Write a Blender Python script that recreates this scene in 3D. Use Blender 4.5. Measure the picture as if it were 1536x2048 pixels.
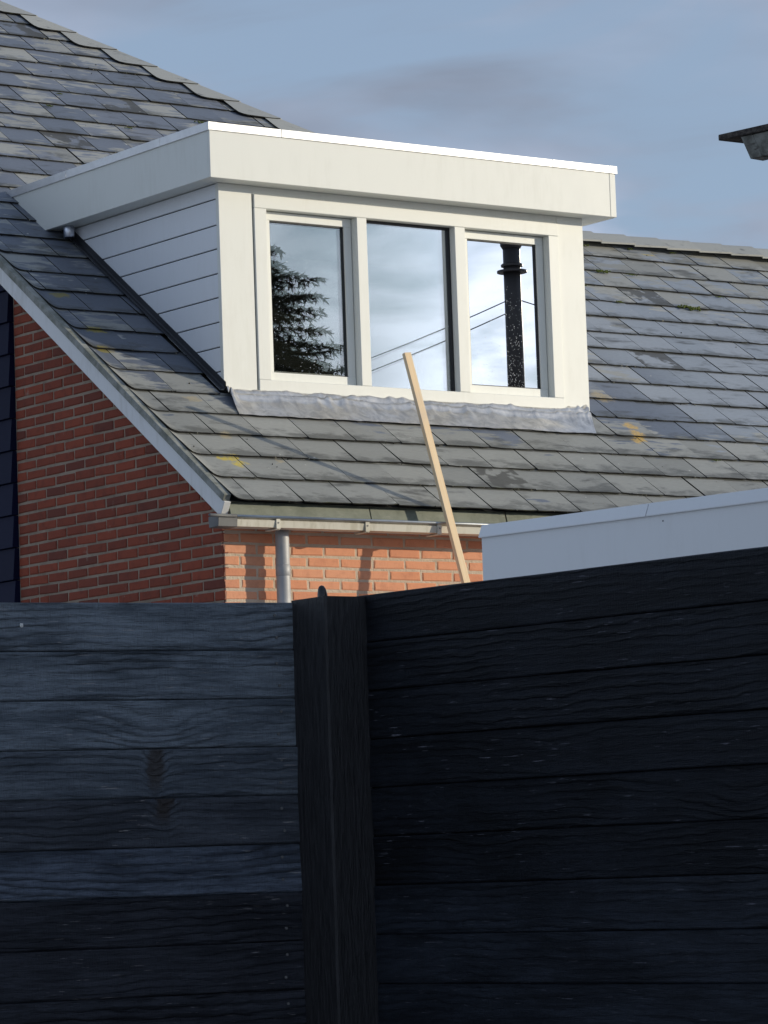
import bpy, bmesh, math, random
from mathutils import Vector, Matrix, noise

for o in list(bpy.data.objects):
    bpy.data.objects.remove(o)
SC = bpy.context.scene
COL = SC.collection
rad = math.radians

# ------------------------------------------------------------------ camera
cam_d = bpy.data.cameras.new('camera')
cam = bpy.data.objects.new('camera', cam_d)
COL.objects.link(cam)
YAW, PITCH, ROLL = 0.6245, 0.0998, -0.0346
CAM = Vector((-10.6852, -16.322, 1.30))
FW = Vector((math.sin(YAW)*math.cos(PITCH), math.cos(YAW)*math.cos(PITCH), math.sin(PITCH)))
_r = FW.cross(Vector((0, 0, 1))).normalized()
_u = _r.cross(FW)
RT = math.cos(ROLL)*_r + math.sin(ROLL)*_u
UP = -math.sin(ROLL)*_r + math.cos(ROLL)*_u
cam.matrix_world = Matrix(((RT.x, UP.x, -FW.x, CAM.x), (RT.y, UP.y, -FW.y, CAM.y),
                           (RT.z, UP.z, -FW.z, CAM.z), (0, 0, 0, 1)))
cam_d.sensor_fit = 'VERTICAL'
cam_d.sensor_height = 36.0
cam_d.lens = 36.0*7229.58/2048.0
cam_d.clip_start = 0.1
cam_d.clip_end = 5000
SC.camera = cam
SC.render.resolution_x, SC.render.resolution_y = 768, 1024

# ------------------------------------------------------------------ sky, sun, exposure
SUN_AZ, SUN_EL = rad(52.0), rad(11.5)      # azimuth from the facade normal (-Y) towards +X
SUN = Vector((math.sin(SUN_AZ)*math.cos(SUN_EL), -math.cos(SUN_AZ)*math.cos(SUN_EL), math.sin(SUN_EL)))
world = bpy.data.worlds.new('World')
SC.world = world
world.use_nodes = True
wn, wl = world.node_tree.nodes, world.node_tree.links
wn.clear()


def wnode(t, **kw):
    n = wn.new(t)
    for k, v in kw.items():
        setattr(n, k, v)
    return n


sky = wnode('ShaderNodeTexSky', sky_type='NISHITA', sun_disc=False)
sky.sun_elevation = SUN_EL
sky.sun_rotation = math.atan2(SUN.x, SUN.y)
sky.altitude = 0
sky.air_density = 1.0
sky.dust_density = 0.2
sky.ozone_density = 1.6
tc = wnode('ShaderNodeTexCoord')
sep = wnode('ShaderNodeSeparateXYZ')
wl.new(tc.outputs['Generated'], sep.inputs[0])
zc = wnode('ShaderNodeMath', operation='MAXIMUM')
wl.new(sep.outputs['Z'], zc.inputs[0]); zc.inputs[1].default_value = 0.0
za = wnode('ShaderNodeMath', operation='ADD')
wl.new(zc.outputs[0], za.inputs[0]); za.inputs[1].default_value = 0.16
comb = wnode('ShaderNodeCombineXYZ')
for ax in ('X', 'Y'):
    d = wnode('ShaderNodeMath', operation='DIVIDE')
    wl.new(sep.outputs[ax], d.inputs[0]); wl.new(za.outputs[0], d.inputs[1])
    wl.new(d.outputs[0], comb.inputs[ax])
nz = wnode('ShaderNodeTexNoise')
nz.inputs['Scale'].default_value = 3.4
nz.inputs['Detail'].default_value = 7
nz.inputs['Roughness'].default_value = 0.52
nz.inputs['Distortion'].default_value = 0.55
cmap = wnode('ShaderNodeMapping')
cmap.inputs['Location'].default_value = (7.7, 2.3, 0.0)
wl.new(comb.outputs[0], cmap.inputs[0]); wl.new(cmap.outputs[0], nz.inputs['Vector'])
cr = wnode('ShaderNodeMapRange', interpolation_type='SMOOTHSTEP')
cr.inputs['From Min'].default_value = 0.38; cr.inputs['From Max'].default_value = 0.58
wl.new(nz.outputs['Fac'], cr.inputs['Value'])
bw = wnode('ShaderNodeRGBToBW'); wl.new(sky.outputs[0], bw.inputs[0])
veil = wnode('ShaderNodeMix', data_type='RGBA')            # thin high haze over the clear sky
veil.inputs['Factor'].default_value = 0.76
wl.new(sky.outputs[0], veil.inputs['A']); veil.inputs['B'].default_value = (1.85, 2.42, 3.40, 1)
cc = wnode('ShaderNodeCombineXYZ')
for k in 'XYZ':
    wl.new(bw.outputs[0], cc.inputs[k])
cg = wnode('ShaderNodeVectorMath', operation='MULTIPLY')
wl.new(cc.outputs[0], cg.inputs[0]); cg.inputs[1].default_value = (0.70, 0.74, 0.83)
cb = wnode('ShaderNodeVectorMath', operation='ADD'); cb.inputs[1].default_value = (0.72, 1.04, 1.68)
wl.new(cg.outputs[0], cb.inputs[0])
nz2 = wnode('ShaderNodeTexNoise')                          # thicker and thinner cloud
nz2.inputs['Scale'].default_value = 1.7; nz2.inputs['Detail'].default_value = 5; nz2.inputs['Roughness'].default_value = 0.5
nz2.inputs['Distortion'].default_value = 0.4
wl.new(cmap.outputs[0], nz2.inputs['Vector'])
cth = wnode('ShaderNodeMapRange', interpolation_type='SMOOTHSTEP')
cth.inputs['From Min'].default_value = 0.36; cth.inputs['From Max'].default_value = 0.64
cth.inputs['To Min'].default_value = 0.62; cth.inputs['To Max'].default_value = 1.12
wl.new(nz2.outputs['Fac'], cth.inputs['Value'])
cs = wnode('ShaderNodeVectorMath', operation='SCALE')
wl.new(cb.outputs[0], cs.inputs[0]); wl.new(cth.outputs[0], cs.inputs['Scale'])
mixc = wnode('ShaderNodeMix', data_type='RGBA')
cm2 = wnode('ShaderNodeMath', operation='MULTIPLY'); cm2.inputs[1].default_value = 0.9
wl.new(cr.outputs[0], cm2.inputs[0])
wl.new(cm2.outputs[0], mixc.inputs['Factor']); wl.new(veil.outputs['Result'], mixc.inputs['A']); wl.new(cs.outputs[0], mixc.inputs['B'])
bg = wnode('ShaderNodeBackground'); bg.inputs['Strength'].default_value = 0.15
wo = wnode('ShaderNodeOutputWorld')
wl.new(mixc.outputs['Result'], bg.inputs['Color']); wl.new(bg.outputs[0], wo.inputs['Surface'])

sl = bpy.data.lights.new('sun', 'SUN')
sl.energy = 2.6
sl.angle = rad(0.55)
sl.color = (1.0, 0.90, 0.71)
so = bpy.data.objects.new('sun', sl); COL.objects.link(so)
so.location = SUN*60
so.rotation_euler = SUN.to_track_quat('Z', 'Y').to_euler()

vs = SC.view_settings
vs.view_transform = 'Standard'; vs.look = 'None'; vs.exposure = 0.15; vs.gamma = 1.0
vs.use_curve_mapping = False

# ------------------------------------------------------------------ materials
class NT:
    def __init__(s, name):
        s.m = bpy.data.materials.new(name); s.m.use_nodes = True
        s.n, s.l = s.m.node_tree.nodes, s.m.node_tree.links
        s.n.clear()
        s.out = s.n.new('ShaderNodeOutputMaterial')

    def node(s, t, ins=None, **kw):
        n = s.n.new(t)
        for k, v in kw.items():
            setattr(n, k, v)
        for k, v in (ins or {}).items():
            s.set(n.inputs[k], v)
        return n

    def set(s, sock, v):
        if isinstance(v, bpy.types.NodeSocket):
            s.l.new(v, sock)
        else:
            if sock.type == 'RGBA' and len(v) == 3:
                v = (*v, 1)
            sock.default_value = v

    def math(s, op, a, b=0.0, c=None, clamp=False):
        n = s.n.new('ShaderNodeMath'); n.operation = op; n.use_clamp = clamp
        s.set(n.inputs[0], a); s.set(n.inputs[1], b)
        if c is not None:
            s.set(n.inputs[2], c)
        return n.outputs[0]

    def vec(s, op, a, b=(0, 0, 0)):
        n = s.n.new('ShaderNodeVectorMath'); n.operation = op
        s.set(n.inputs[0], a)
        if op == 'SCALE':
            s.set(n.inputs['Scale'], b)
        else:
            s.set(n.inputs[1], b)
        return n.outputs['Value'] if op in ('LENGTH', 'DISTANCE', 'DOT_PRODUCT') else n.outputs[0]

    def mix(s, f, a, b, blend='MIX'):
        n = s.n.new('ShaderNodeMix'); n.data_type = 'RGBA'; n.blend_type = blend
        s.set(n.inputs['Factor'], f); s.set(n.inputs['A'], a); s.set(n.inputs['B'], b)
        return n.outputs['Result']

    def ramp(s, v, lo, hi, a=0.0, b=1.0):
        n = s.n.new('ShaderNodeMapRange'); n.interpolation_type = 'SMOOTHSTEP'
        s.set(n.inputs['Value'], v); s.set(n.inputs['From Min'], lo); s.set(n.inputs['From Max'], hi)
        s.set(n.inputs['To Min'], a); s.set(n.inputs['To Max'], b)
        return n.outputs[0]

    def noise(s, vec, scale, detail=3, rough=0.5, dist=0.0, col=False):
        n = s.n.new('ShaderNodeTexNoise')
        s.set(n.inputs['Vector'], vec); n.inputs['Scale'].default_value = scale
        n.inputs['Detail'].default_value = detail; n.inputs['Roughness'].default_value = rough
        n.inputs['Distortion'].default_value = dist
        return n.outputs['Color' if col else 'Fac']

    def pos(s):
        return s.node('ShaderNodeNewGeometry').outputs['Position']

    def objc(s):
        return s.node('ShaderNodeTexCoord').outputs['Object']

    def rnd(s):
        a = s.node('ShaderNodeObjectInfo').outputs['Random']
        b = s.node('ShaderNodeNewGeometry').outputs['Random Per Island']
        return s.math('FRACT', s.math('ADD', a, s.math('MULTIPLY', b, 7.31)))

    def scale(s, v, k):
        return s.vec('MULTIPLY', v, k)

    def bump(s, h, strength, dist):
        n = s.node('ShaderNodeBump', {'Height': h, 'Strength': strength, 'Distance': dist})
        return n.outputs[0]

    def bsdf(s, color, rough=0.5, metal=0.0, normal=None, spec=0.5):
        b = s.node('ShaderNodeBsdfPrincipled', {'Base Color': color, 'Roughness': rough, 'Metallic': metal,
                                                'Specular IOR Level': spec})
        if normal is not None:
            s.l.new(normal, b.inputs['Normal'])
        s.l.new(b.outputs[0], s.out.inputs['Surface'])
        return b


M = {}


def white_paint(name, col, rough=0.42, dirt=0.06, grain=0.0):
    t = NT(name); p = t.pos()
    n1 = t.noise(p, 1.7, 4, 0.6)
    n2 = t.noise(t.scale(p, (9, 9, 1.6)), 3.0, 5, 0.65)
    f = t.math('MULTIPLY', t.ramp(t.math('MULTIPLY', n1, n2), 0.22, 0.42), dirt*3)
    c = t.mix(f, col, (col[0]*0.72, col[1]*0.70, col[2]*0.64))
    rnd = t.rnd()
    c = t.mix(t.math('MULTIPLY', rnd, 0.10), c, (col[0]*0.8, col[1]*0.8, col[2]*0.8))
    fine = t.noise(p, 260 if not grain else 90, 2, 0.5)
    r = t.math('ADD', rough-0.06, t.math('MULTIPLY', n2, 0.14))
    wob = t.noise(p, 3.1, 2, 0.4)
    h = t.math('ADD', t.math('MULTIPLY', fine, 0.25), t.math('MULTIPLY', wob, 2.0))
    t.bsdf(c, r, 0, t.bump(h, 0.25, 0.0012))
    return t.m


M['fascia'] = white_paint('white_fascia_board', (0.81, 0.815, 0.76), 0.45, 0.05)
M['panel'] = white_paint('white_cladding_panel', (0.81, 0.815, 0.76), 0.40, 0.05)
M['frame'] = white_paint('cream_window_paint', (0.81, 0.815, 0.76), 0.35, 0.05)
M['siding'] = white_paint('white_siding', (0.83, 0.85, 0.88), 0.45, 0.04, 1)
M['barge'] = white_paint('white_barge_paint', (0.74, 0.74, 0.74), 0.45, 0.16)
M['shed'] = white_paint('white_shed_fascia', (0.86, 0.87, 0.88), 0.40, 0.04)
M['gutterpaint'] = white_paint('cream_gutter', (0.66, 0.62, 0.52), 0.5, 0.30)


def metal(name, col, rough, mt, nscale=30, var=0.2, bstr=0.2):
    t = NT(name); p = t.pos()
    n1 = t.noise(p, nscale, 4, 0.6); n2 = t.noise(p, nscale*0.16, 4, 0.6)
    c = t.mix(t.ramp(n2, 0.3, 0.7), col, tuple(v*(1-var) for v in col))
    r = t.math('ADD', rough-0.08, t.math('MULTIPLY', n1, 0.2))
    t.bsdf(c, r, mt, t.bump(n1, bstr, 0.002))
    return t.m


M['alu'] = metal('aluminium_trim', (0.80, 0.80, 0.80), 0.42, 0.55, 60, 0.12, 0.12)
M['steel'] = metal('brushed_steel', (0.70, 0.74, 0.83), 0.30, 1.0, 60, 0.15, 0.1)
M['zinc'] = metal('zinc_pipe', (0.50, 0.50, 0.50), 0.55, 0.2, 18, 0.30, 0.15)
M['bead'] = metal('gutter_bead_zinc', (0.55, 0.57, 0.58), 0.38, 0.7, 22, 0.35, 0.2)
M['darkmetal'] = metal('dark_flue_metal', (0.030, 0.026, 0.025), 0.5, 0.2, 25, 0.3, 0.1)
M['endcap'] = metal('grey_gutter_end', (0.16, 0.16, 0.16), 0.5, 0.1, 22, 0.4, 0.2)
M['blackplastic'] = metal('black_plastic', (0.012, 0.012, 0.014), 0.22, 0.0, 40, 0.2, 0.1)
M['flashdark'] = metal('dark_lead_soaker', (0.045, 0.048, 0.056), 0.5, 0.3, 25, 0.4, 0.3)
M['gasket'] = metal('black_gasket', (0.02, 0.02, 0.022), 0.5, 0.0, 40, 0.2, 0.0)
M['spacer'] = metal('grey_glass_spacer', (0.30, 0.32, 0.30), 0.4, 0.3, 40, 0.2, 0.0)
M['bitumen'] = metal('bitumen_felt', (0.06, 0.06, 0.06), 0.9, 0.0, 30, 0.4, 0.6)
M['cable'] = metal('cable_sheath', (0.02, 0.02, 0.02), 0.6, 0.0, 30, 0.2, 0.0)

t = NT('lead_sheet'); p = t.pos()
n1 = t.noise(p, 14, 5, 0.6, 0.6); n2 = t.noise(p, 55, 4, 0.6)
c = t.mix(t.ramp(n1, 0.35, 0.7), (0.90, 0.85, 0.79), (0.60, 0.57, 0.54))
c = t.mix(t.math('MULTIPLY', t.ramp(n2, 0.55, 0.75), 0.5), c, (0.95, 0.92, 0.88))
t.bsdf(c, t.math('ADD', 0.24, t.math('MULTIPLY', n2, 0.22)), 0.85, t.bump(t.math('ADD', n1, t.math('MULTIPLY', n2, 0.5)), 0.25, 0.004))
M['lead'] = t.m

# --- glass
def glass_mat(name, ior, tint):
    t = NT(name)
    fr = t.node('ShaderNodeFresnel', {'IOR': ior})
    tr = t.node('ShaderNodeBsdfTransparent', {'Color': tint})
    gl = t.node('ShaderNodeBsdfGlossy', {'Color': (1, 1, 1), 'Roughness': 0.0})
    mx = t.node('ShaderNodeMixShader')
    t.l.new(fr.outputs[0], mx.inputs[0]); t.l.new(tr.outputs[0], mx.inputs[1]); t.l.new(gl.outputs[0], mx.inputs[2])
    t.l.new(mx.outputs[0], t.out.inputs['Surface'])
    return t.m


M['glass'] = glass_mat('window_glass', 1.62, (0.92, 0.94, 0.92))
t = NT('water_drop')
b = t.bsdf((0.9, 0.92, 0.95), 0.12, 0, None, 0.8)  # opaque white: the drops' sunlit glint painted as body colour
M['drop'] = t.m
t = NT('dark_room_plaster'); p = t.pos()
t.bsdf(t.mix(t.noise(p, 4, 3), (0.05, 0.045, 0.042), (0.075, 0.068, 0.062)), 0.9)
M['room'] = t.m

# --- slates
LICHEN = [(0.12, 2.27, 0.075, 0.035, 0), (0.12, 1.80, 0.06, 0.03, 0), (0.06, 1.545, 0.05, 0.04, 0),
          (0.18, 0.262, 0.075, 0.030, 1), (0.225, 0.20, 0.055, 0.045, 1), (3.53, 0.93, 0.055, 0.06, 2), (3.50, 0.80, 0.045, 0.075, 2),
          (3.46, 0.745, 0.07, 0.035, 2), (3.56, 1.33, 0.09, 0.07, 3), (0.34, 0.97, 0.06, 0.04, 3), (0.33, 0.52, 0.05, 0.03, 3),
          (5.63, 3.70, 0.06, 0.012, 1), (0.52, 0.26, 0.03, 0.02, 3)]
TH = math.atan(0.7013)
CT, ST = math.cos(TH), math.sin(TH)
Z0 = 3.4686


PITCHS = 0.2545


def slate_material(name, lichen=True, rough=0.5):
    t = NT(name); p = t.pos(); rnd = t.rnd()
    off = t.vec('SCALE', (13.7, 7.9, 5.3), rnd)
    sepn = t.node('ShaderNodeSeparateXYZ', {0: p})
    X, Y = sepn.outputs[0], sepn.outputs[1]
    S = t.math('MULTIPLY', Y, 1/CT)
    uv = t.node('ShaderNodeCombineXYZ', {0: X, 1: S, 2: 0.0}).outputs[0]
    uvo = t.vec('ADD', uv, off)
    # weathered grey-beige coat, patchy, different on every slate
    streak = t.noise(t.scale(uvo, (1.5, 7.0, 1)), 2.6, 5, 0.62, 0.3)
    blot = t.noise(uvo, 2.3, 3, 0.5)
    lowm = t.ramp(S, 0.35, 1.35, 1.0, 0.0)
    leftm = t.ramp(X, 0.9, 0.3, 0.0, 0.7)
    leftm = t.math('MULTIPLY', leftm, t.ramp(S, 1.1, 1.6, 1.0, 0.0))  # pale coat ends where the dormer's shade starts, putting shade into the colour
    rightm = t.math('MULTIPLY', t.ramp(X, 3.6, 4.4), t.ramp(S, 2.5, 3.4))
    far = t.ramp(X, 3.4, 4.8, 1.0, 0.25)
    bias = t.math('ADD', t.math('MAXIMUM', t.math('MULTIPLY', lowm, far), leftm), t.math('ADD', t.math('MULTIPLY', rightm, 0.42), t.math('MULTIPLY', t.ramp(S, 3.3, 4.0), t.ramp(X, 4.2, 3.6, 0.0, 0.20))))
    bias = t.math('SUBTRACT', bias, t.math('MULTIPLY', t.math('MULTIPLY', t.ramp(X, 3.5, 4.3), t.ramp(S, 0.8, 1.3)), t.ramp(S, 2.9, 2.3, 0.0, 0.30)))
    v = t.math('ADD', t.math('ADD', t.math('MULTIPLY', streak, 0.55), t.math('MULTIPLY', blot, 0.45)),
               t.math('ADD', t.math('MULTIPLY', bias, 0.26), t.math('MULTIPLY', t.math('SUBTRACT', rnd, 0.5), 0.14)))
    pm = t.ramp(v, 0.555, 0.60)
    blue = t.mix(rnd, (0.145, 0.168, 0.215), (0.215, 0.235, 0.285))
    blue = t.mix(t.ramp(X, 0.75, 0.45, 0.0, 0.35), blue, (0.05, 0.06, 0.08))  # left strip darkened: the dormer's shade painted into the slate colour
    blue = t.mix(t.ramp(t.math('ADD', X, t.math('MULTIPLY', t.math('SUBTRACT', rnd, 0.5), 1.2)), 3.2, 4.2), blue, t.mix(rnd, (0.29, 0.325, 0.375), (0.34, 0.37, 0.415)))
    beige = t.mix(t.math('FRACT', t.math('MULTIPLY', rnd, 5.7)), (0.41, 0.41, 0.385), (0.285, 0.288, 0.275))
    beige = t.mix(t.math('MULTIPLY', bias, 0.45), beige, (0.255, 0.255, 0.225))
    c = t.mix(pm, blue, beige)
    # fine grain running along the slate
    gr = t.noise(t.scale(uvo, (3, 22, 1)), 7, 5, 0.7)
    c = t.mix(t.math('MULTIPLY', t.ramp(gr, 0.35, 0.75), 0.4), c, t.mix(0.5, c, (0.05, 0.05, 0.05)))
    # black soot and algae in streaks
    st = t.noise(t.scale(uv, (1.1, 4.5, 1)), 1.9, 6, 0.68, 0.5)
    st2 = t.noise(uvo, 3.5, 4, 0.6)
    dm = t.math('MULTIPLY', t.ramp(t.math('ADD', st, t.math('MULTIPLY', t.math('SUBTRACT', st2, 0.5), 0.5)), 0.55, 0.74), 0.75)
    c = t.mix(dm, c, (0.045, 0.044, 0.038))
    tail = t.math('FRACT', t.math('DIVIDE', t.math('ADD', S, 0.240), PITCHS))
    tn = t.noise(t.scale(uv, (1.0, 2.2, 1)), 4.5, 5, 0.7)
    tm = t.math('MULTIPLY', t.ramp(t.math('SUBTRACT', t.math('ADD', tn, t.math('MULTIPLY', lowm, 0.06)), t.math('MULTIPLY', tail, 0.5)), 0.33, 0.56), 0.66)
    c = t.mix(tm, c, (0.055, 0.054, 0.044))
    # broken-surface slates, dark with white spots
    odd = t.math('GREATER_THAN', t.math('FRACT', t.math('MULTIPLY', rnd, 17.3)), 0.95)
    om = t.math('MULTIPLY', odd, t.ramp(t.noise(uvo, 4.2, 4, 0.6), 0.47, 0.52))
    c = t.mix(t.math('MULTIPLY', om, 0.85), c, (0.06, 0.056, 0.045))
    wsp = t.ramp(t.noise(uv, 21, 2, 0.5), 0.735, 0.76)
    c = t.mix(t.math('MULTIPLY', wsp, 0.8), c, (0.55, 0.55, 0.5))
    if lichen:
        nl = t.noise(uv, 26, 4, 0.65)
        nl3 = t.noise(uv, 70, 4, 0.7)
        nl2 = t.noise(uv, 9, 3, 0.6, 0.0, True)
        uvd = t.vec('ADD', uv, t.scale(t.vec('SUBTRACT', nl2, (0.5, 0.5, 0.5)), (0.12, 0.12, 0)))
        cols = [(0.30, 0.24, 0.03), (0.62, 0.47, 0.05), (0.66, 0.42, 0.10), (0.52, 0.40, 0.20)]
        for (lx, ls, rx, rs, k) in [(a_, b_, c_*1.25, d_*1.3, k_) for a_, b_, c_, d_, k_ in LICHEN]:
            dv = t.scale(t.vec('SUBTRACT', uvd, (lx, ls, 0)), (1/rx, 1/rs, 0))
            dd = t.vec('LENGTH', dv)
            m = t.math('MULTIPLY', t.ramp(t.math('ADD', dd, t.math('MULTIPLY', nl, 1.5)), 1.2, 1.65, 1.0, 0.0), t.ramp(nl3, 0.36, 0.52, 0.25, 1.0))
            c = t.mix(t.math('MULTIPLY', m, (0.8, 0.95, 0.85, 0.5)[k]), c, cols[k])
    h = t.math('ADD', t.math('MULTIPLY', gr, 0.6), t.math('MULTIPLY', t.noise(uvo, 60, 3, 0.6), 0.4))
    rr = t.math('ADD', rough-0.07, t.math('MULTIPLY', gr, 0.16))
    t.bsdf(c, rr, 0, t.bump(h, 0.45, 0.003), 0.6)
    return t.m


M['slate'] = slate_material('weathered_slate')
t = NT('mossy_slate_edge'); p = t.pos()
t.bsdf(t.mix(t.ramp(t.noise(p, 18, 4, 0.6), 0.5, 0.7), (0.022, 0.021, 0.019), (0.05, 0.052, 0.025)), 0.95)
M['slate_edge'] = t.m  # near-black: moss and dirt, plus shade of the gap painted in
t = NT('moss'); p = t.pos()
t.bsdf(t.mix(t.noise(p, 90, 3), (0.05, 0.09, 0.012), (0.14, 0.15, 0.03)), 0.95, 0, t.bump(t.noise(p, 200, 3), 0.8, 0.006))
M['moss'] = t.m
t = NT('underlay'); p = t.pos()
t.bsdf(t.mix(t.noise(p, 12, 3), (0.018, 0.018, 0.018), (0.03, 0.028, 0.024)), 0.95)
M['underlay'] = t.m
t = NT('grey_cap_slate'); p = t.pos(); rnd = t.rnd()
n1 = t.noise(t.scale(t.vec('ADD', p, t.vec('SCALE', (9, 4, 3), rnd)), (2.0, 1.0, 6.0)), 3.5, 5, 0.65)
c = t.mix(rnd, (0.34, 0.345, 0.33), (0.41, 0.41, 0.38))
c = t.mix(t.math('MULTIPLY', t.ramp(n1, 0.56, 0.70), 0.65), c, (0.10, 0.10, 0.10))
t.bsdf(c, 0.55, 0, t.bump(t.noise(p, 45, 4, 0.6), 0.4, 0.003), 0.5)
M['cap'] = t.m

# --- bricks
def brick_material(name, c1, c2, c3):
    t = NT(name); p = t.pos(); rnd = t.rnd()
    c = t.mix(rnd, c1, c2)
    r2 = t.math('FRACT', t.math('MULTIPLY', rnd, 7.77))
    c = t.mix(t.ramp(r2, 0.72, 1.0, 0.0, 0.75), c, c3)
    off = t.vec('SCALE', (3, 7, 5), rnd)
    q = t.vec('ADD', p, off)
    n1 = t.noise(q, 16, 5, 0.65); n2 = t.noise(q, 85, 4, 0.7)
    c = t.mix(t.math('MULTIPLY', t.ramp(n1, 0.45, 0.75), 0.45), c, (c3[0]*0.8, c3[1]*0.8, c3[2]*0.85))
    c = t.mix(t.math('MULTIPLY', t.ramp(n2, 0.62, 0.78), 0.5), c, (0.06, 0.03, 0.025))
    lime = t.noise(p, 6.5, 5, 0.7)
    c = t.mix(t.math('MULTIPLY', t.ramp(lime, 0.63, 0.75), 0.45), c, (0.45, 0.38, 0.31))
    h = t.math('ADD', t.math('MULTIPLY', n1, 0.5), t.math('MULTIPLY', n2, 0.6))
    t.bsdf(c, 0.85, 0, t.bump(h, 0.8, 0.006), 0.3)
    return t.m


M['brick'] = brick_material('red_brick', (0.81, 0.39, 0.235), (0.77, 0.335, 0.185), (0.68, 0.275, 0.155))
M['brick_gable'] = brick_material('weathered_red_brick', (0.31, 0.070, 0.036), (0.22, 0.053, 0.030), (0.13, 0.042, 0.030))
t = NT('mortar'); p = t.pos()
n1 = t.noise(p, 5, 5, 0.7); n2 = t.noise(p, 120, 4, 0.7)
c = t.mix(t.ramp(n1, 0.35, 0.7), (0.74, 0.61, 0.47), (0.60, 0.48, 0.36))
t.bsdf(c, 0.95, 0, t.bump(t.math('ADD', n2, t.noise(p, 30, 4)), 0.9, 0.008), 0.2)
M['mortar'] = t.m
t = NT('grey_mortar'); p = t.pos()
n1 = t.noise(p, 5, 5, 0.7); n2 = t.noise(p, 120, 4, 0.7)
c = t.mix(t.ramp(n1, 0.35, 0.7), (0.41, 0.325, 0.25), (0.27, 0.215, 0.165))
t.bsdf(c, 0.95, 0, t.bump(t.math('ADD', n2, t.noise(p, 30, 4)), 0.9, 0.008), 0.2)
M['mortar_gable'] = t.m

# --- timber
def fence_mat(name, dark, lite, spec=0.35, wearc=(0.2, 0.2, 0.2), wearf=0.7, knot_at=None):
    t = NT(name); o = t.objc(); rnd = t.rnd()
    q = t.vec('ADD', o, t.vec('SCALE', (11.0, 0.0, 5.0), rnd))
    r2 = t.math('FRACT', t.math('MULTIPLY', rnd, 3.7))
    # knots bend the grain
    if knot_at is None:
        kv = t.node('ShaderNodeTexVoronoi', {'Vector': t.scale(q, (1.0, 0.0, 2.0)), 'Scale': 1.2, 'Randomness': 1.0}, feature='F1')
        kd = kv.outputs['Distance']
    else:
        ko = t.vec('ADD', o, t.scale(t.vec('SUBTRACT', t.noise(o, 14, 3, 0.6, 0, True), (0.5, 0.5, 0.5)), (0.05, 0, 0.04)))
        kd = t.math('ADD', t.vec('LENGTH', t.scale(t.vec('SUBTRACT', ko, knot_at), (4.0, 0, 1.5))), t.math('MULTIPLY', t.noise(o, 45, 4, 0.7), 0.09))
    wob = t.noise(t.scale(q, (1.6, 1, 3.0)), 1.3, 3, 0.5)
    knot = t.ramp(kd, 0.0, 0.26, 1.0, 0.0)
    zz = t.node('ShaderNodeSeparateXYZ', {0: q}).outputs[2]
    ph = t.math('ADD', t.math('ADD', t.math('MULTIPLY', zz, 300.0), t.math('MULTIPLY', wob, 26.0)), t.math('MULTIPLY', knot, 12.0))
    ph = t.math('ADD', ph, t.math('MULTIPLY', t.noise(t.scale(q, (4, 1, 30)), 3.0, 3, 0.6), 6.0))
    grain = t.math('MULTIPLY', t.math('ADD', t.math('SINE', ph), 1.0), 0.5)
    amp = t.math('MULTIPLY', t.ramp(t.noise(t.scale(q, (0.9, 1, 5)), 2.2, 2, 0.5), 0.36, 0.58, 0.2, 1.0), t.math('ADD', 0.35, t.math('MULTIPLY', r2, 0.65)))
    grain = t.math('POWER', grain, 2.5)
    fine = t.noise(t.scale(q, (5, 30, 75)), 5, 5, 0.75)
    vert = t.noise(t.scale(q, (85, 10, 9)), 4, 4, 0.65)
    mid = t.noise(t.scale(q, (2.2, 5, 26)), 3.2, 5, 0.68, 0.3)
    cloud = t.noise(t.scale(q, (1.3, 1, 5)), 2.0, 5, 0.65)
    f = t.math('ADD', t.math('MULTIPLY', cloud, 0.5), t.math('ADD', t.math('MULTIPLY', mid, 0.3), t.math('MULTIPLY', fine, 0.2)))
    c = t.mix(t.ramp(f, 0.40, 0.60), dark, lite)
    dk = tuple(v*0.28 for v in dark)
    c = t.mix(t.math('MULTIPLY', t.math('MULTIPLY', grain, amp), 0.9), c, dk)
    c = t.mix(t.math('MULTIPLY', t.ramp(vert, 0.52, 0.68), 0.32), c, dk)
    c = t.mix(t.math('MULTIPLY', t.ramp(fine, 0.52, 0.64), 0.7), c, dk)
    if knot_at is not None:
        c = t.mix(t.math('MULTIPLY', t.ramp(kd, 0.10, 0.17, 1.0, 0.0), 0.85), c, (0.040, 0.030, 0.026))
    # thin worn flecks where the stain has gone
    wear = t.noise(t.scale(q, (3.0, 1, 46)), 4.2, 4, 0.62)
    wear2 = t.noise(t.scale(q, (1.2, 1, 4)), 3.1, 3, 0.6)
    wm = t.math('MULTIPLY', t.ramp(wear, 0.615, 0.675), t.ramp(wear2, 0.46, 0.58))
    c = t.mix(t.math('MULTIPLY', wm, wearf), c, wearc)
    h = t.math('ADD', t.math('MULTIPLY', t.math('MULTIPLY', grain, amp), 0.9),
               t.math('ADD', t.math('MULTIPLY', mid, 0.8), t.math('ADD', t.math('MULTIPLY', fine, 0.5), t.math('MULTIPLY', vert, 0.45))))
    rr = t.math('ADD', 0.30, t.math('MULTIPLY', fine, 0.30))
    t.bsdf(c, rr, 0, t.bump(h, 1.0, 0.010), spec)
    return t.m


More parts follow.
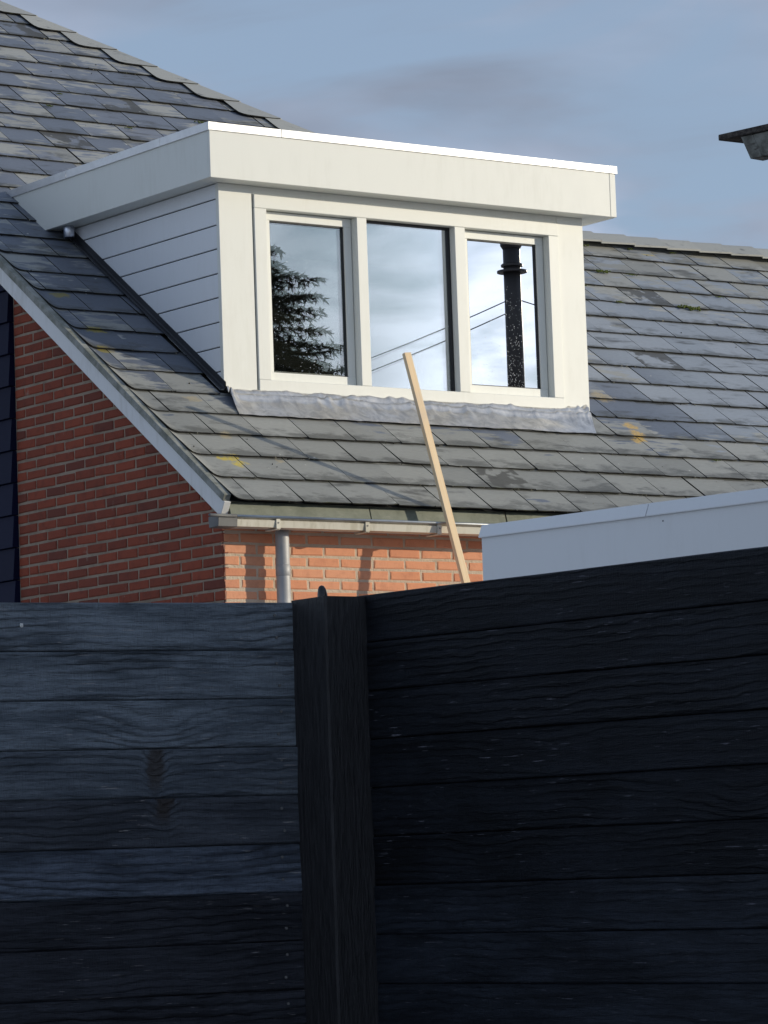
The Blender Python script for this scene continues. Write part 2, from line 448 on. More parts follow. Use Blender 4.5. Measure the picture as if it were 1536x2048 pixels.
M['fence_grey'] = fence_mat('weathered_black_stain', (0.075, 0.097, 0.125), (0.25, 0.295, 0.345), 0.6, (0.50, 0.46, 0.44))  # grey-blue holds painted sky light besides real fading
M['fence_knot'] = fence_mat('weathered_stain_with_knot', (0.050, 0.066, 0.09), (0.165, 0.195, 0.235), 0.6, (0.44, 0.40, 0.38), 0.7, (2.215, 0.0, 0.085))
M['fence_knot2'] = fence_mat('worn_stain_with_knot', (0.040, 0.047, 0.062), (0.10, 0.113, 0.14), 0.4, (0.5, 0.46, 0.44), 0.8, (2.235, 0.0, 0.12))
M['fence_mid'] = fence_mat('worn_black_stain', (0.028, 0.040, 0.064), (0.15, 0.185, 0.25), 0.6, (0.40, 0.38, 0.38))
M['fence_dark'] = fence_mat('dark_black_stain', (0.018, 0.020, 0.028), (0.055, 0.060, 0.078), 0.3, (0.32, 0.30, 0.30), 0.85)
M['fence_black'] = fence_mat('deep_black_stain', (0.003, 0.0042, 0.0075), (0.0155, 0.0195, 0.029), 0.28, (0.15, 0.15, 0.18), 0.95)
M['fence_navy'] = fence_mat('blue_black_stain', (0.006, 0.0085, 0.0145), (0.030, 0.038, 0.055), 0.32, (0.14, 0.14, 0.17), 0.85)
t = NT('post_stain'); o = t.objc()
n1 = t.noise(t.scale(o, (60, 60, 7)), 1.6, 5, 0.7); n2 = t.noise(o, 30, 4, 0.6)
c = t.mix(t.ramp(n1, 0.35, 0.7), (0.022, 0.022, 0.025), (0.006, 0.0062, 0.008))
t.bsdf(c, 0.55, 0, t.bump(t.math('ADD', n1, t.math('MULTIPLY', n2, 0.5)), 0.9, 0.006), 0.4)
M['post'] = t.m
t = NT('fresh_pine'); o = t.objc()
g = t.noise(t.scale(o, (40, 40, 0.8)), 2.2, 4, 0.6, 0.6)
c = t.mix(t.ramp(g, 0.35, 0.7), (0.93, 0.73, 0.48), (0.86, 0.62, 0.37))
kv = t.node('ShaderNodeTexVoronoi', {'Vector': t.scale(o, (9, 9, 2.4)), 'Scale': 1.0}, feature='F1')
c = t.mix(t.ramp(kv.outputs['Distance'], 0.05, 0.11, 0.9, 0.0), c, (0.20, 0.09, 0.035))
c = t.mix(t.math('MULTIPLY', t.ramp(t.noise(o, 2.1, 3), 0.55, 0.68), 0.35), c, (0.56, 0.50, 0.45))
t.bsdf(c, 0.7, 0, t.bump(g, 0.4, 0.002), 0.3)
M['pine'] = t.m
t = NT('navy_board'); o = t.pos(); rnd = t.rnd()
g = t.noise(t.scale(o, (1, 2, 40)), 4, 4, 0.6)
c = t.mix(rnd, (0.004, 0.0065, 0.026), (0.006, 0.009, 0.034))
t.bsdf(c, 0.6, 0, t.bump(g, 0.4, 0.002), 0.12)
M['navy'] = t.m
t = NT('green_grey_eave'); p = t.pos()
n1 = t.noise(p, 11, 5, 0.65); n2 = t.noise(t.scale(p, (3, 1, 14)), 4, 4, 0.6)
c = t.mix(t.ramp(n1, 0.35, 0.7), (0.215, 0.23, 0.18), (0.15, 0.165, 0.125))
c = t.mix(t.math('MULTIPLY', t.ramp(n2, 0.55, 0.75), 0.5), c, (0.30, 0.30, 0.25))
t.bsdf(c, 0.6, 0, t.bump(n1, 0.4, 0.003), 0.4)
M['eave'] = t.m
t = NT('weathered_verge'); p = t.pos()
n1 = t.noise(p, 9, 5, 0.7); n2 = t.noise(t.scale(p, (1, 6, 6)), 5, 4, 0.65)
c = t.mix(t.ramp(n1, 0.35, 0.68), (0.33, 0.335, 0.31), (0.17, 0.175, 0.145))
c = t.mix(t.math('MULTIPLY', t.ramp(n2, 0.5, 0.75), 0.5), c, (0.11, 0.115, 0.09))
t.bsdf(c, 0.7, 0, t.bump(n1, 0.3, 0.003), 0.4)
M['verge'] = t.m
t = NT('old_zinc_gutter'); p = t.pos()
n1 = t.noise(p, 22, 5, 0.7); n2 = t.noise(t.scale(p, (6, 6, 22)), 3, 4, 0.7)
c = t.mix(t.ramp(n1, 0.35, 0.65), (0.27, 0.275, 0.25), (0.11, 0.11, 0.095))
c = t.mix(t.math('MULTIPLY', t.ramp(n2, 0.55, 0.7), 0.8), c, (0.05, 0.045, 0.035))
t.bsdf(c, 0.6, 0.1, t.bump(n1, 0.5, 0.004), 0.4)
M['oldzinc'] = t.m
t = NT('roof_edge_felt'); p = t.pos()
n1 = t.noise(p, 60, 5, 0.7)
t.bsdf(t.mix(t.ramp(n1, 0.4, 0.7), (0.030, 0.024, 0.022), (0.11, 0.095, 0.080)), 0.9, 0, t.bump(n1, 1.0, 0.006))
M['felt'] = t.m
t = NT('concrete_paving'); p = t.pos()
br = t.node('ShaderNodeTexBrick', {'Vector': p, 'Color1': (0.50, 0.48, 0.45, 1), 'Color2': (0.43, 0.415, 0.39, 1), 'Mortar': (0.22, 0.21, 0.19, 1), 'Scale': 1.7, 'Mortar Size': 0.012})
n2 = t.noise(p, 3.0, 5, 0.7)
t.bsdf(t.mix(t.math('MULTIPLY', t.ramp(n2, 0.45, 0.75), 0.4), br.outputs['Color'], (0.28, 0.27, 0.23)), 0.9, 0, t.bump(n2, 0.4, 0.01))
M['concrete_paving'] = t.m
t = NT('needles'); p = t.pos()
t.bsdf(t.mix(t.noise(p, 2.0, 3), (0.026, 0.024, 0.014), (0.055, 0.046, 0.026)), 0.8, 0, None, 0.2)
M['needles'] = t.m
t = NT('bark'); p = t.pos()
t.bsdf(t.mix(t.noise(t.scale(p, (8, 8, 2)), 3, 4), (0.07, 0.045, 0.03), (0.12, 0.085, 0.06)), 0.95)
M['bark'] = t.m
t = NT('white_fleck')
t.bsdf((0.75, 0.75, 0.72), 0.7)
M['fleck'] = t.m
t = NT('red_roof_tiles'); p = t.pos()
br = t.node('ShaderNodeTexBrick', {'Vector': p, 'Color1': (0.22, 0.075, 0.045, 1), 'Color2': (0.17, 0.06, 0.04, 1), 'Mortar': (0.05, 0.03, 0.02, 1), 'Scale': 3.0})
t.bsdf(br.outputs['Color'], 0.8)
M['tiles'] = t.m

# ------------------------------------------------------------------ building helpers
WORLD = {}


class MB:
    def __init__(s):
        s.v, s.f, s.mi = [], [], []

    def add(s, vs, fs, mi=0):
        b = len(s.v); s.v += [tuple(v) for v in vs]
        for k, f in enumerate(fs):
            s.f.append([b+i for i in f]); s.mi.append(mi[k] if isinstance(mi, (list, tuple)) else mi)

    def box(s, x0, x1, y0, y1, z0, z1, mi=0):
        s.add([(x0, y0, z0), (x1, y0, z0), (x1, y1, z0), (x0, y1, z0), (x0, y0, z1), (x1, y0, z1), (x1, y1, z1), (x0, y1, z1)],
              [(3, 2, 1, 0), (4, 5, 6, 7), (0, 1, 5, 4), (1, 2, 6, 5), (2, 3, 7, 6), (3, 0, 4, 7)], mi)

    def prism(s, poly, fn, a, b, mi=0, mside=None):
        """poly: 2-D points; fn(u, v, w) -> 3-D; extruded from w=a to w=b"""
        n = len(poly)
        vs = [fn(u, v, a) for u, v in poly]+[fn(u, v, b) for u, v in poly]
        fs = [tuple(range(n-1, -1, -1)), tuple(range(n, 2*n))]+[(i, (i+1) % n, n+(i+1) % n, n+i) for i in range(n)]
        ms = mi if mside is None else mside
        s.add(vs, fs, [mi, mi]+[ms]*n)

    def tube(s, pts, rs, seg=12, cap=True, mi=0):
        if not isinstance(rs, (list, tuple)):
            rs = [rs]*len(pts)
        pts = [Vector(p) for p in pts]
        rings = []
        for i, p in enumerate(pts):
            d = (pts[min(i+1, len(pts)-1)]-pts[max(i-1, 0)]).normalized()
            a = Vector((0, 0, 1)) if abs(d.z) < 0.9 else Vector((1, 0, 0))
            u = d.cross(a).normalized(); w = d.cross(u)
            rings.append([p+rs[i]*(math.cos(2*math.pi*k/seg)*u+math.sin(2*math.pi*k/seg)*w) for k in range(seg)])
        vs = [q for r in rings for q in r]
        fs = []
        for i in range(len(pts)-1):
            for k in range(seg):
                fs.append((i*seg+k, i*seg+(k+1) % seg, (i+1)*seg+(k+1) % seg, (i+1)*seg+k))
        if cap:
            fs.append(tuple(range(seg-1, -1, -1))); fs.append(tuple((len(pts)-1)*seg+k for k in range(seg)))
        s.add(vs, fs, mi)

    def mesh(s, name, mats, bevel=0.0, smooth=False, segs=1):
        me = bpy.data.meshes.new(name)
        me.from_pydata(s.v, [], s.f)
        for m in (mats if isinstance(mats, (list, tuple)) else [mats]):
            me.materials.append(M[m])
        for p_, k in zip(me.polygons, s.mi):
            p_.material_index = k
        bm = bmesh.new(); bm.from_mesh(me)
        bmesh.ops.recalc_face_normals(bm, faces=bm.faces)
        if bevel > 0:
            es = [e for e in bm.edges if len(e.link_faces) == 2 and e.calc_face_angle(0) > 0.5]
            bmesh.ops.bevel(bm, geom=es, offset=bevel, segments=segs, affect='EDGES', profile=0.6)
        bm.to_mesh(me); bm.free()
        if smooth:
            for p_ in me.polygons:
                p_.use_smooth = True
        me.update()
        return me


def link(name, mesh, parent=None, W=None):
    W = W.copy() if W is not None else Matrix.Identity(4)
    o = bpy.data.objects.new(name, mesh)
    COL.objects.link(o)
    WORLD[o.name] = W
    if parent is not None:
        o.parent = parent
        o.matrix_basis = WORLD[parent.name].inverted() @ W
    else:
        o.matrix_basis = W
    return o


def thing(name, loc, label, cat, group=None):
    o = link(name, None, None, Matrix.Translation(Vector(loc)))
    o.empty_display_size = 0.2
    o['label'] = label; o['category'] = cat
    if group:
        o['group'] = group
    return o


def box_part(name, parent, dims, mat, bevel=0.002):
    mb = MB(); mb.box(*dims)
    return link(name, mb.mesh(name, mat, bevel), parent)


def project(p):
    d = Vector(p)-CAM; z = d.dot(FW)
    return 768+7229.58*d.dot(RT)/z, 1024-7229.58*d.dot(UP)/z


# ------------------------------------------------------------------ ground
mb = MB()
mb.add([(-900, -900, 0), (900, -900, 0), (900, 900, 0), (-900, 900, 0)], [(0, 1, 2, 3)])
g = link('ground', mb.mesh('ground', 'concrete_paving')); g['kind'] = 'structure'

# ------------------------------------------------------------------ the house
XV = -0.064
house = thing('brick_house', (0, 0, 0), 'red brick house with weathered slate roof carrying the white dormer', 'house')
RH = 3.15         # depth of the low ridge on the right
HIPC = 8.08       # hip line: X + Y
RTOP = 7.3        # depth of the high ridge


def roofpt(x, s, h=0.0):
    return Vector((x, s*CT-h*ST, Z0+s*ST+h*CT))


# roof body under the slates
mb = MB()
U = -0.030
ev = -0.168  # black sheet drawn forward, standing in for shade under the eave slates
def rz(y):
    return Z0+0.7013*y
P_ = lambda x, y, d=U: (x, y, rz(y)+d)
zr, zt_ = rz(RH)+U, rz(RTOP)+U
xh = HIPC-RTOP
vs = [P_(XV+.01, ev), P_(9.5, ev), P_(9.5, RH), P_(HIPC-RH, RH), P_(xh, RTOP), P_(XV+.01, RTOP),
      (9.5, 2*RH+.2, rz(-.2)), (HIPC-RH, 2*RH+.2, rz(-.2)), (HIPC-RH+.0, 14.8, zr), (xh, 7.9, zt_), (XV+.01, 14.8, zr-2.3), (XV+.01, 7.9, zt_)]
fs = [(0, 1, 2, 3, 4, 5), (2, 6, 7, 3), (3, 8, 9, 4), (5, 4, 9, 11), (11, 9, 8, 10), (3, 7, 8)]
mb.add(vs, fs)
roof = link('roof', mb.mesh('roof', 'underlay'), house)

# slates -----------------------------------------------------------
rng = random.Random(4)
SLEN = 0.285
PITCHS = 0.2545
TK = 0.0062


def slate_poly(w, var, left_chip=False):
    r = random.Random(var*17+3)
    n = 6
    pts = [(w*i/n, r.uniform(-.0035, .0035)) for i in range(n+1)]
    if r.random() < 0.35:
        pts[0] = (0.004, r.uniform(.004, .014))
    if r.random() < 0.35:
        pts[-1] = (w-.004, r.uniform(.004, .014))
    return pts+[(w, SLEN), (0, SLEN)]


def verge_slate(name, w, r):
    mb = MB(); n = 10
    xs = [w*(i/n)**1.5 for i in range(n+1)]
    def z(x, y):
        k = max(0.0, 1-x/0.085)
        return 0.0135-0.0120*(max(y, 0)/SLEN)+0.024*k*k
    lo = [r.uniform(-.002, .002)+0.012*max(0, 1-x/.03)**2 for x in xs]
    ys = [0, .33, .66, 1.0]
    top = [[(x, l+(SLEN-l)*f, z(x, l+(SLEN-l)*f)) for f in ys] for x, l in zip(xs, lo)]
    m = len(ys); N = (n+1)*m
    vs = [p for c_ in top for p in c_]; vs += [(x, y, q-TK) for x, y, q in vs]
    fs, mi = [], []
    for i in range(n):
        for j in range(m-1):
            a = i*m+j
            fs.append((a, a+m, a+m+1, a+1)); mi.append(0)
            fs.append((N+a, N+a+1, N+a+m+1, N+a+m)); mi.append(1)
        a = i*m
        fs.append((a, N+a, N+a+m, a+m)); mi.append(1)
    for i in (0, n):
        for j in range(m-1):
            a = i*m+j
            fs.append((a, a+1, N+a+1, N+a)); mi.append(1)
    mb.add(vs, fs, mi)
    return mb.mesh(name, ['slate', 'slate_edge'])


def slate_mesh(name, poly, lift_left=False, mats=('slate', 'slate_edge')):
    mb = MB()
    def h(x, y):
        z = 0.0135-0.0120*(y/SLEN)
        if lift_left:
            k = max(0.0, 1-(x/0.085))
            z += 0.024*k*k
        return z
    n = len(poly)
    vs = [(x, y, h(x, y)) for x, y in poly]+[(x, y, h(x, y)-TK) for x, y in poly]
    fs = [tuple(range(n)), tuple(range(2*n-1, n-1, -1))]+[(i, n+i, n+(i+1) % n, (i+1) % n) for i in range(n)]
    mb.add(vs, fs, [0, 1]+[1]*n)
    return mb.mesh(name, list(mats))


VAR = {}
def slate_variant(w, k):
    key = (round(w, 4), k)
    if key not in VAR:
        VAR[key] = slate_mesh('slate', slate_poly(w, k))
    return VAR[key]


WS = 0.3235
slates = []       # (mesh, matrix, center)
H0 = -0.012


def smat(x, s, r=0.0, lift=0.0):
    o = roofpt(x, s, H0+lift)
    R = Matrix(((1, 0, 0), (0, CT, -ST), (0, ST, CT))).to_4x4()
    return Matrix.Translation(o) @ R @ Matrix.Rotation(r, 4, 'Z')


DX0, DX1 = 0.6166, 3.3147
kmax = int((RTOP/CT+.2)/PITCHS)
for k in range(0, 40):
    s0 = -0.235+PITCHS*k+rng.uniform(-.004, .004)
    if s0*CT > RTOP-0.05:
        break
    yb = s0*CT
    # right limit of this course
    xr = 9.4 if (s0+SLEN*0.55)*CT < RH-0.02 else HIPC-yb-0.02
    off = (0.087 if k % 2 == 0 else 0.247)+rng.uniform(-.02, .02) * (1 if k > 4 else 0.2)
    if k > 9:
        off += rng.uniform(-.06, .06)
    cuts = [XV]
    x = off
    while x < xr:
        if x-cuts[-1] > 0.06:
            cuts.append(x)
        x += WS*(1+rng.uniform(-.012, .012))
    cuts.append(min(x, xr) if xr > 9 else xr)
    for a, b in zip(cuts[:-1], cuts[1:]):
        # under the dormer nothing is laid
        segs = [(a, b)]
        if 1.0 < s0 < 3.60:
            segs = []
            if a < DX0-.012:
                segs.append((a, min(b, DX0-.006)))
            if b > DX1+.012:
                segs.append((max(a, DX1+.006), b))
        for (p0, p1) in segs:
            w = p1-p0-0.0058
            if w < 0.03:
                continue
            first = p0 <= XV+1e-6
            lf = rng.uniform(-.0015, .003)
            rot = rng.uniform(-.006, .006)
            clip = xr < 9 and p1 > HIPC-(s0+SLEN)*CT-.02
            if first:
                me = verge_slate('slate', w, rng); rot = 0
            elif clip:
                c = HIPC-.01-p0
                top = min(SLEN, max(0.02, (c/CT-s0)))
                xt = c-(s0+SLEN)*CT
                xb = c-s0*CT
                poly = [(0, 0), (min(w, xb), 0)]
                if xb > w:
                    yy = (c-w)/CT-s0
                    if yy < SLEN:
                        poly.append((w, yy))
                if xt > 0:
                    poly += [(min(w, xt), SLEN), (0, SLEN)]
                else:
                    poly += [(0, c/CT-s0)]
                if len(poly) < 3:
                    continue
                me = slate_mesh('slate', poly); rot = 0
            else:
                stdw = abs(w-(WS-.0058)) < .005
                if stdw:
                    me = slate_variant(WS-.0058, rng.randrange(10))
                else:
                    me = slate_mesh('slate', slate_poly(w, rng.randrange(99)))
            slates.append((me, smat(p0+.002, s0, rot, lf), roofpt((p0+p1)/2, s0+.12)))


def shown(c):
    x, y = project(c)
    if not (-60 < x < 1600 and -60 < y < 1060):
        return False
    if 440 < x < 1165 and y > 345 and y < 775:     # behind the dormer front
        return False
    if c.x < 3.3 and c.x > .6 and 0.9 < c.y < 3.0:
        return False
    if x > 960 and y > 1050-(x-958)*0.13+25:        # behind the white flat roof
        return False
    return True


vis = [s for s in slates if shown(s[2])]
hid = [s for s in slates if not shown(s[2])]
vis.sort(key=lambda s: (s[2]-CAM).length)
for me, W, c in vis[:300]:
    link('slate', me, roof, W)
rest = vis[300:]+[s for s in hid if s[2].x < 7.6 and s[2].y < 7.5]
bmj = bmesh.new()
for me, W, c in rest:
    m2 = me.copy(); m2.transform(W); bmj.from_mesh(m2); bpy.data.meshes.remove(m2)
me = bpy.data.meshes.new('far_slates'); bmj.to_mesh(me); bmj.free()
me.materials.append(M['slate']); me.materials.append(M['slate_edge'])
o = link('remaining_slates', me, roof); o['kind'] = 'stuff'
print('SLATES visible', len(vis), 'all', len(slates))

# hip caps: one on each course, folded over the hip
for i in range(24):
    xx = 4.80-i*0.2078
    yb = HIPC-xx
    if yb > RTOP+.1 or xx < -0.05:
        break
    sb = yb/CT
    ln = 0.30
    j = rng.uniform(-.008, .008)
    def hp(s, dx):                 # a point on the front slope, dx to the left of the hip line
        return (HIPC-s*CT-dx, s)
    xt = HIPC-sb*CT
    poly = [(xt, sb+.004), (xt-.02, sb-.002), (xt-.06, sb-.007), (xt-.12, sb-.007), (xt-.22, sb-.006+j), (xt-.28, sb-.001+j), (xt-.315, sb+.014+j),
            (xt-.334, sb+.040), (xt-.342, sb+.09), (xt-.348, sb+ln), (xt-ln*CT, sb+ln)]
    mb = MB()
    n = len(poly)
    hh = lambda s: 0.0165-0.0075*((s-sb)/ln)
    vs = [roofpt(x, s, hh(s)) for x, s in poly]+[roofpt(x, s, hh(s)-.008) for x, s in poly]
    fs = [tuple(range(n)), tuple(range(2*n-1, n-1, -1))]+[(q, n+q, n+(q+1) % n, (q+1) % n) for q in range(n)]
    mb.add(vs, fs, [0, 1]+[1]*n)
    # the leaf on the far side of the hip
    a0 = roofpt(*poly[0], hh(sb)); a1 = roofpt(*poly[-1], hh(sb+ln))
    dn = Vector((0.19, 0.19*0.0, -0.13))
    vs = [a0, a1, a1+dn, a0+dn]
    vs += [Vector(v)-Vector((0.004, 0, .009)) for v in vs]
    mb.add(vs, [(0, 1, 2, 3), (7, 6, 5, 4), (0, 3, 7, 4), (3, 2, 6, 7), (2, 1, 5, 6), (1, 0, 4, 5)], 0)
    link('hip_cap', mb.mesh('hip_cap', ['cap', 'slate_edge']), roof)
# ridge tiles of the low wing
for i in range(16):
    x0 = 4.62+i*0.30; x1 = x0+0.305
    r0 = 0.016 + (i % 2)*0.0; tilt = rng.uniform(-.004, .004)
    mb = MB()
    top = rz(RH)
    prof = [(-.115, -.083), (-.118, -.071), (-.03, -.006), (0, .012), (.03, -.006), (.118, -.071), (.115, -.083), (.025, -.02), (0, -.005), (-.025, -.02)]
    vs = []
    for xq, gr in ((x0, .010), (x1, .020)):
        vs += [(xq, RH+u*(1+gr*3), top+.038+v+gr+tilt) for u, v in prof]
    n = len(prof)
    fs = [tuple(range(n-1, -1, -1)), tuple(range(n, 2*n))]+[(q, (q+1) % n, n+(q+1) % n, n+q) for q in range(n)]
    mb.add(vs, fs)
    link('ridge_tile', mb.mesh('ridge_tile', 'cap'), roof)

# moss clumps sitting on slate edges
mb = MB()
rm = random.Random(8)
for (x, s, r) in [(4.942, 3.294, .045), (5.36, 2.79, .055), (5.30, 2.80, .03), (5.2, 3.29, .022), (4.75, 2.80, .025), (5.1, 3.74, .022),
                  (2.75, 5.30, .028), (2.69, 5.05, .035), (2.62, 5.06, .028), (2.05, 5.05, .022), (1.55, 5.30, .022), (5.8, 3.03, .02),
                  (6.1, 2.54, .025), (3.9, .50, .02), (1.75, 5.55, .02), (4.6, 3.03, .02), (5.5, 3.75, .022), (5.9, 3.75, .02)]:
    for q in range(34):
        c = roofpt(x+rm.gauss(0, .75)*r, s+rm.gauss(0, .2)*r, .004+rm.uniform(0, .28)*r)
        rr = r*rm.uniform(.09, .24)
        vs = []
        for a in range(6):
            for e in (-.5, .35):
                vs.append(c+Vector((math.cos(a*1.047)*rr*(1-abs(e)*.3), math.sin(a*1.047)*rr*.8, e*rr)))
        vs.append(c+Vector((0, 0, rr*.8)))
        fs = [(2*a, 2*((a+1) % 6), 2*((a+1) % 6)+1, 2*a+1) for a in range(6)]+[(2*a+1, 2*((a+1) % 6)+1, 12) for a in range(6)]
        mb.add(vs, fs)
o = link('moss', mb.mesh('moss', 'moss', 0, True), roof); o['kind'] = 'stuff'

# crumbs of moss, mortar and dirt caught along the slate edges
t = NT('roof_debris'); ri = t.rnd()
c = t.mix(t.ramp(ri, 0.45, 0.95), (0.030, 0.030, 0.020), (0.34, 0.31, 0.22))
t.bsdf(c, 0.95)
M['debris'] = t.m
mb = MB(); rm = random.Random(12)
for q in range(3200):
    k = rm.randrange(0, 30)
    s_ = -0.235+PITCHS*k+abs(rm.gauss(0, .004))-.006-(rm.uniform(0, .2) if rm.random() < .10 else 0)
    lim = 9 if s_*CT < RH-.1 else HIPC-s_*CT-.1
    x_ = rm.uniform(-.03, min(lim, 7.2))
    if noise.noise(Vector((x_*1.6, k*3.7, 2.0))) < rm.uniform(-.25, .45):
        continue
    if 1.0 < s_ < 3.6 and .55 < x_ < 3.36:
        continue
    c = roofpt(x_, s_, -.004+rm.uniform(0, .006))
    r = rm.uniform(.0022, .0062)
    vs = [c+Vector(v)*r*rm.uniform(.7, 1.4) for v in ((1, 0, 0), (-1, 0, 0), (0, 1, 0), (0, -1, 0), (0, 0, 1), (0, 0, -1))]
    mb.add(vs, [(0, 2, 4), (2, 1, 4), (1, 3, 4), (3, 0, 4), (2, 0, 5), (1, 2, 5), (3, 1, 5), (0, 3, 5)])
o = link('roof_debris', mb.mesh('roof_debris', 'debris'), roof); o['kind'] = 'stuff'

# barge board and verge strip along the left slope
def verge_piece(name, x0, x1, d0, d1, ya, yb, mat, endcut=0.0, bevel=0.002):
    mb = MB()
    poly = [(ya, rz(ya)+d1), (ya+endcut, rz(ya+endcut)+d0), (yb, rz(yb)+d0), (yb, rz(yb)+d1)]
    mb.prism(poly, lambda u, v, w: (w, u, v), x0, x1)
    return link(name, mb.mesh(name, mat, bevel), house)


verge_piece('barge_board', -0.094, -0.050, -0.143, -0.034, -0.165, 7.9, 'barge', 0.045)
verge_piece('verge_strip', -0.104, -0.058, -0.033, 0.0145, -0.18, 7.9, 'verge', 0.02)

# walls
mb = MB()
mb.box(0.254, 9.2, 0.02, 0.25, 0, 3.40)
mb.box(0.012, 9.2, 0.0045, 0.0198, 0, 3.40)
front = link('front_wall', mb.mesh('front_wall', 'mortar'), house)
mb = MB()
poly = [(0.252, 0), (14.0, 0), (14.0, 5.5), (7.6, rz(RTOP)-.1), (RTOP, rz(RTOP)-.1), (0.252, rz(.252)-.09)]
mb.prism(poly, lambda u, v, w: (w, u, v), 0.006, 0.25)
poly = [(0.021, 0), (0.2515, 0), (0.2515, rz(.252)-.09), (0.021, rz(0.02)-.07)]
mb.prism(poly, lambda u, v, w: (w, u, v), 0.006, 0.25)
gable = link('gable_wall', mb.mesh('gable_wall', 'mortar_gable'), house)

CH, JT = 0.0625, 0.0140
BH = CH-JT


def brick_mesh(L, var, mat):
    """front face towards -Y, origin at lower left of the face"""
    r = random.Random(var*31+int(L*1000))
    c = 0.0045
    j = lambda a: r.uniform(-a, a)
    v = []
    base = [(0, 0), (L, 0), (L, BH), (0, BH)]
    jit = [(j(.0032), j(.0026)) for _ in range(4)]
    for (x, z), (dx, dz) in zip(base, jit):
        v.append((x+dx, .03, z+dz))
    for (x, z), (dx, dz) in zip(base, jit):
        v.append((x+dx, c, z+dz))
    for (x, z), (dx, dz) in zip(base, jit):
        cx = c*(1+r.uniform(-.3, 1.0)); cz = c*(1+r.uniform(-.3, .8))
        v.append((x+dx+(cx if x == 0 else -cx), j(.0012), z+dz+(cz if z == 0 else -cz)))
    f = [(0, 1, 5, 4), (1, 2, 6, 5), (2, 3, 7, 6), (3, 0, 4, 7), (4, 5, 9, 8), (5, 6, 10, 9), (6, 7, 11, 10), (7, 4, 8, 11), (8, 9, 10, 11)]
    mb = MB(); mb.add(v, f)
    return mb.mesh('brick', mat)


BV = {}
def brick_variant(L, k, mat='brick'):
    key = (round(L, 3), k, mat)
    if key not in BV:
        BV[key] = brick_mesh(L, k, mat)
    return BV[key]


ZC = 3.1757+JT*0.5     # bottom of a brick whose bed joint shows at the corner
bricks = []            # (parent, mesh, matrix, centre)
rb = random.Random(21)
SB, HB = 0.2085, 0.0980
prevj = []
for k in range(-52, 34):
    zb = ZC+k*CH
    if zb < 0.0:
        continue
    # gable, running along +Y from the corner (face towards -X)
    y = 0.0035
    first = HB if k % 2 == 0 else SB
    joints = []
    while y < 2.2:
        if y < .004:
            L = first
        else:
            opts = [SB, HB] if rb.random() < .86 else [HB, SB]
            L = opts[0]
            for cand in opts:              # keep the upright joints of neighbouring courses apart
                if all(abs(y+cand-pj) > .042 for pj in prevj):
                    L = cand; break
        L = min(L, 2.205-y)
        if L < .03:
            break
        ys = max(y, (zb+BH+.055-Z0)/0.7013)      # cut off under the barge board
        Lc = y+L-ys
        if Lc > .025:
            W = Matrix.Translation((rb.uniform(-.0015, .0015), y+L, zb)) @ Matrix.Rotation(-math.pi/2, 4, 'Z')
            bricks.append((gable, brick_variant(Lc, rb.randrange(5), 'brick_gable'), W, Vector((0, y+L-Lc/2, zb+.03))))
        y += L+.0125
        joints.append(y-.0125)
    prevj = joints
    # front, running along +X (face towards -Y)
    if zb > 3.20:
        continue
    x = 0.0035
    first = SB if k % 2 == 0 else HB
    while x < 4.5:
        L = first if x < .004 else SB
        W = Matrix.Translation((x, rb.uniform(-.0015, .0015), zb))
        bricks.append((front, brick_variant(L, rb.randrange(6)), W, Vector((x+L/2, 0, zb+.03))))
        x += L+.0125


def bshow(c):
    x, y = project(c)
    return -15 < x < 975 and y < 1215


bv = [b for b in bricks if bshow(b[3])]
bv.sort(key=lambda b: (b[3]-CAM).length)
bh = [b for b in bricks if not bshow(b[3])]
cnt = {}
rest = {front.name: [], gable.name: []}
for i, (par, me, W, c) in enumerate(bv):
    if i < 340:
        link('brick', me, par, W)
    else:
        rest[par.name].append((me, W))
for par, me, W, c in bh:
    rest[par.name].append((me, W))
for par in (front, gable):
    bmj = bmesh.new()
    for me, W in rest[par.name]:
        m2 = me.copy(); m2.transform(W); bmj.from_mesh(m2); bpy.data.meshes.remove(m2)
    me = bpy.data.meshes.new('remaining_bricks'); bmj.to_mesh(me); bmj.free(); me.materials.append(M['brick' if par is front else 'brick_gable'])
    o = link('remaining_bricks', me, par); o['kind'] = 'stuff'
print('BRICKS visible', len(bv), 'all', len(bricks))

# navy boards on the rear half of the gable
for i in range(0, 42):
    z1 = 4.644+0.1925*9-0.1925*i
    z0 = z1-0.1925
    if z1 < 0.05:
        break
    z0 = max(z0, 0.02)
    y0 = 2.212
    ycut0 = max(y0, (z0+.10-Z0)/0.7013); ycut1 = max(y0, (z1+.10-Z0)/0.7013)
    y1 = 6.2
    if ycut0 > y1-.1:
        continue
    poly = [(ycut0, z0), (y1, z0), (y1, z1-.004)]
    if ycut1 < y1:
        poly.append((ycut1, z1-.004))
    if ycut0 == y0 and ycut1 > y0:
        poly.append((y0, Z0+0.7013*y0-.10))
    mb = MB(); n = len(poly)
    out = lambda v: -0.040+(v-z0)/0.1925*0.016
    vs = [(out(v), u, v) for u, v in poly]+[(0.007, u, v) for u, v in poly]
    fs = [tuple(range(n)), tuple(range(2*n-1, n-1, -1))]+[(q, n+q, n+(q+1) % n, (q+1) % n) for q in range(n)]
    mb.add(vs, fs)
    link('cladding_board', mb.mesh('cladding_board', 'navy', .0015), house)

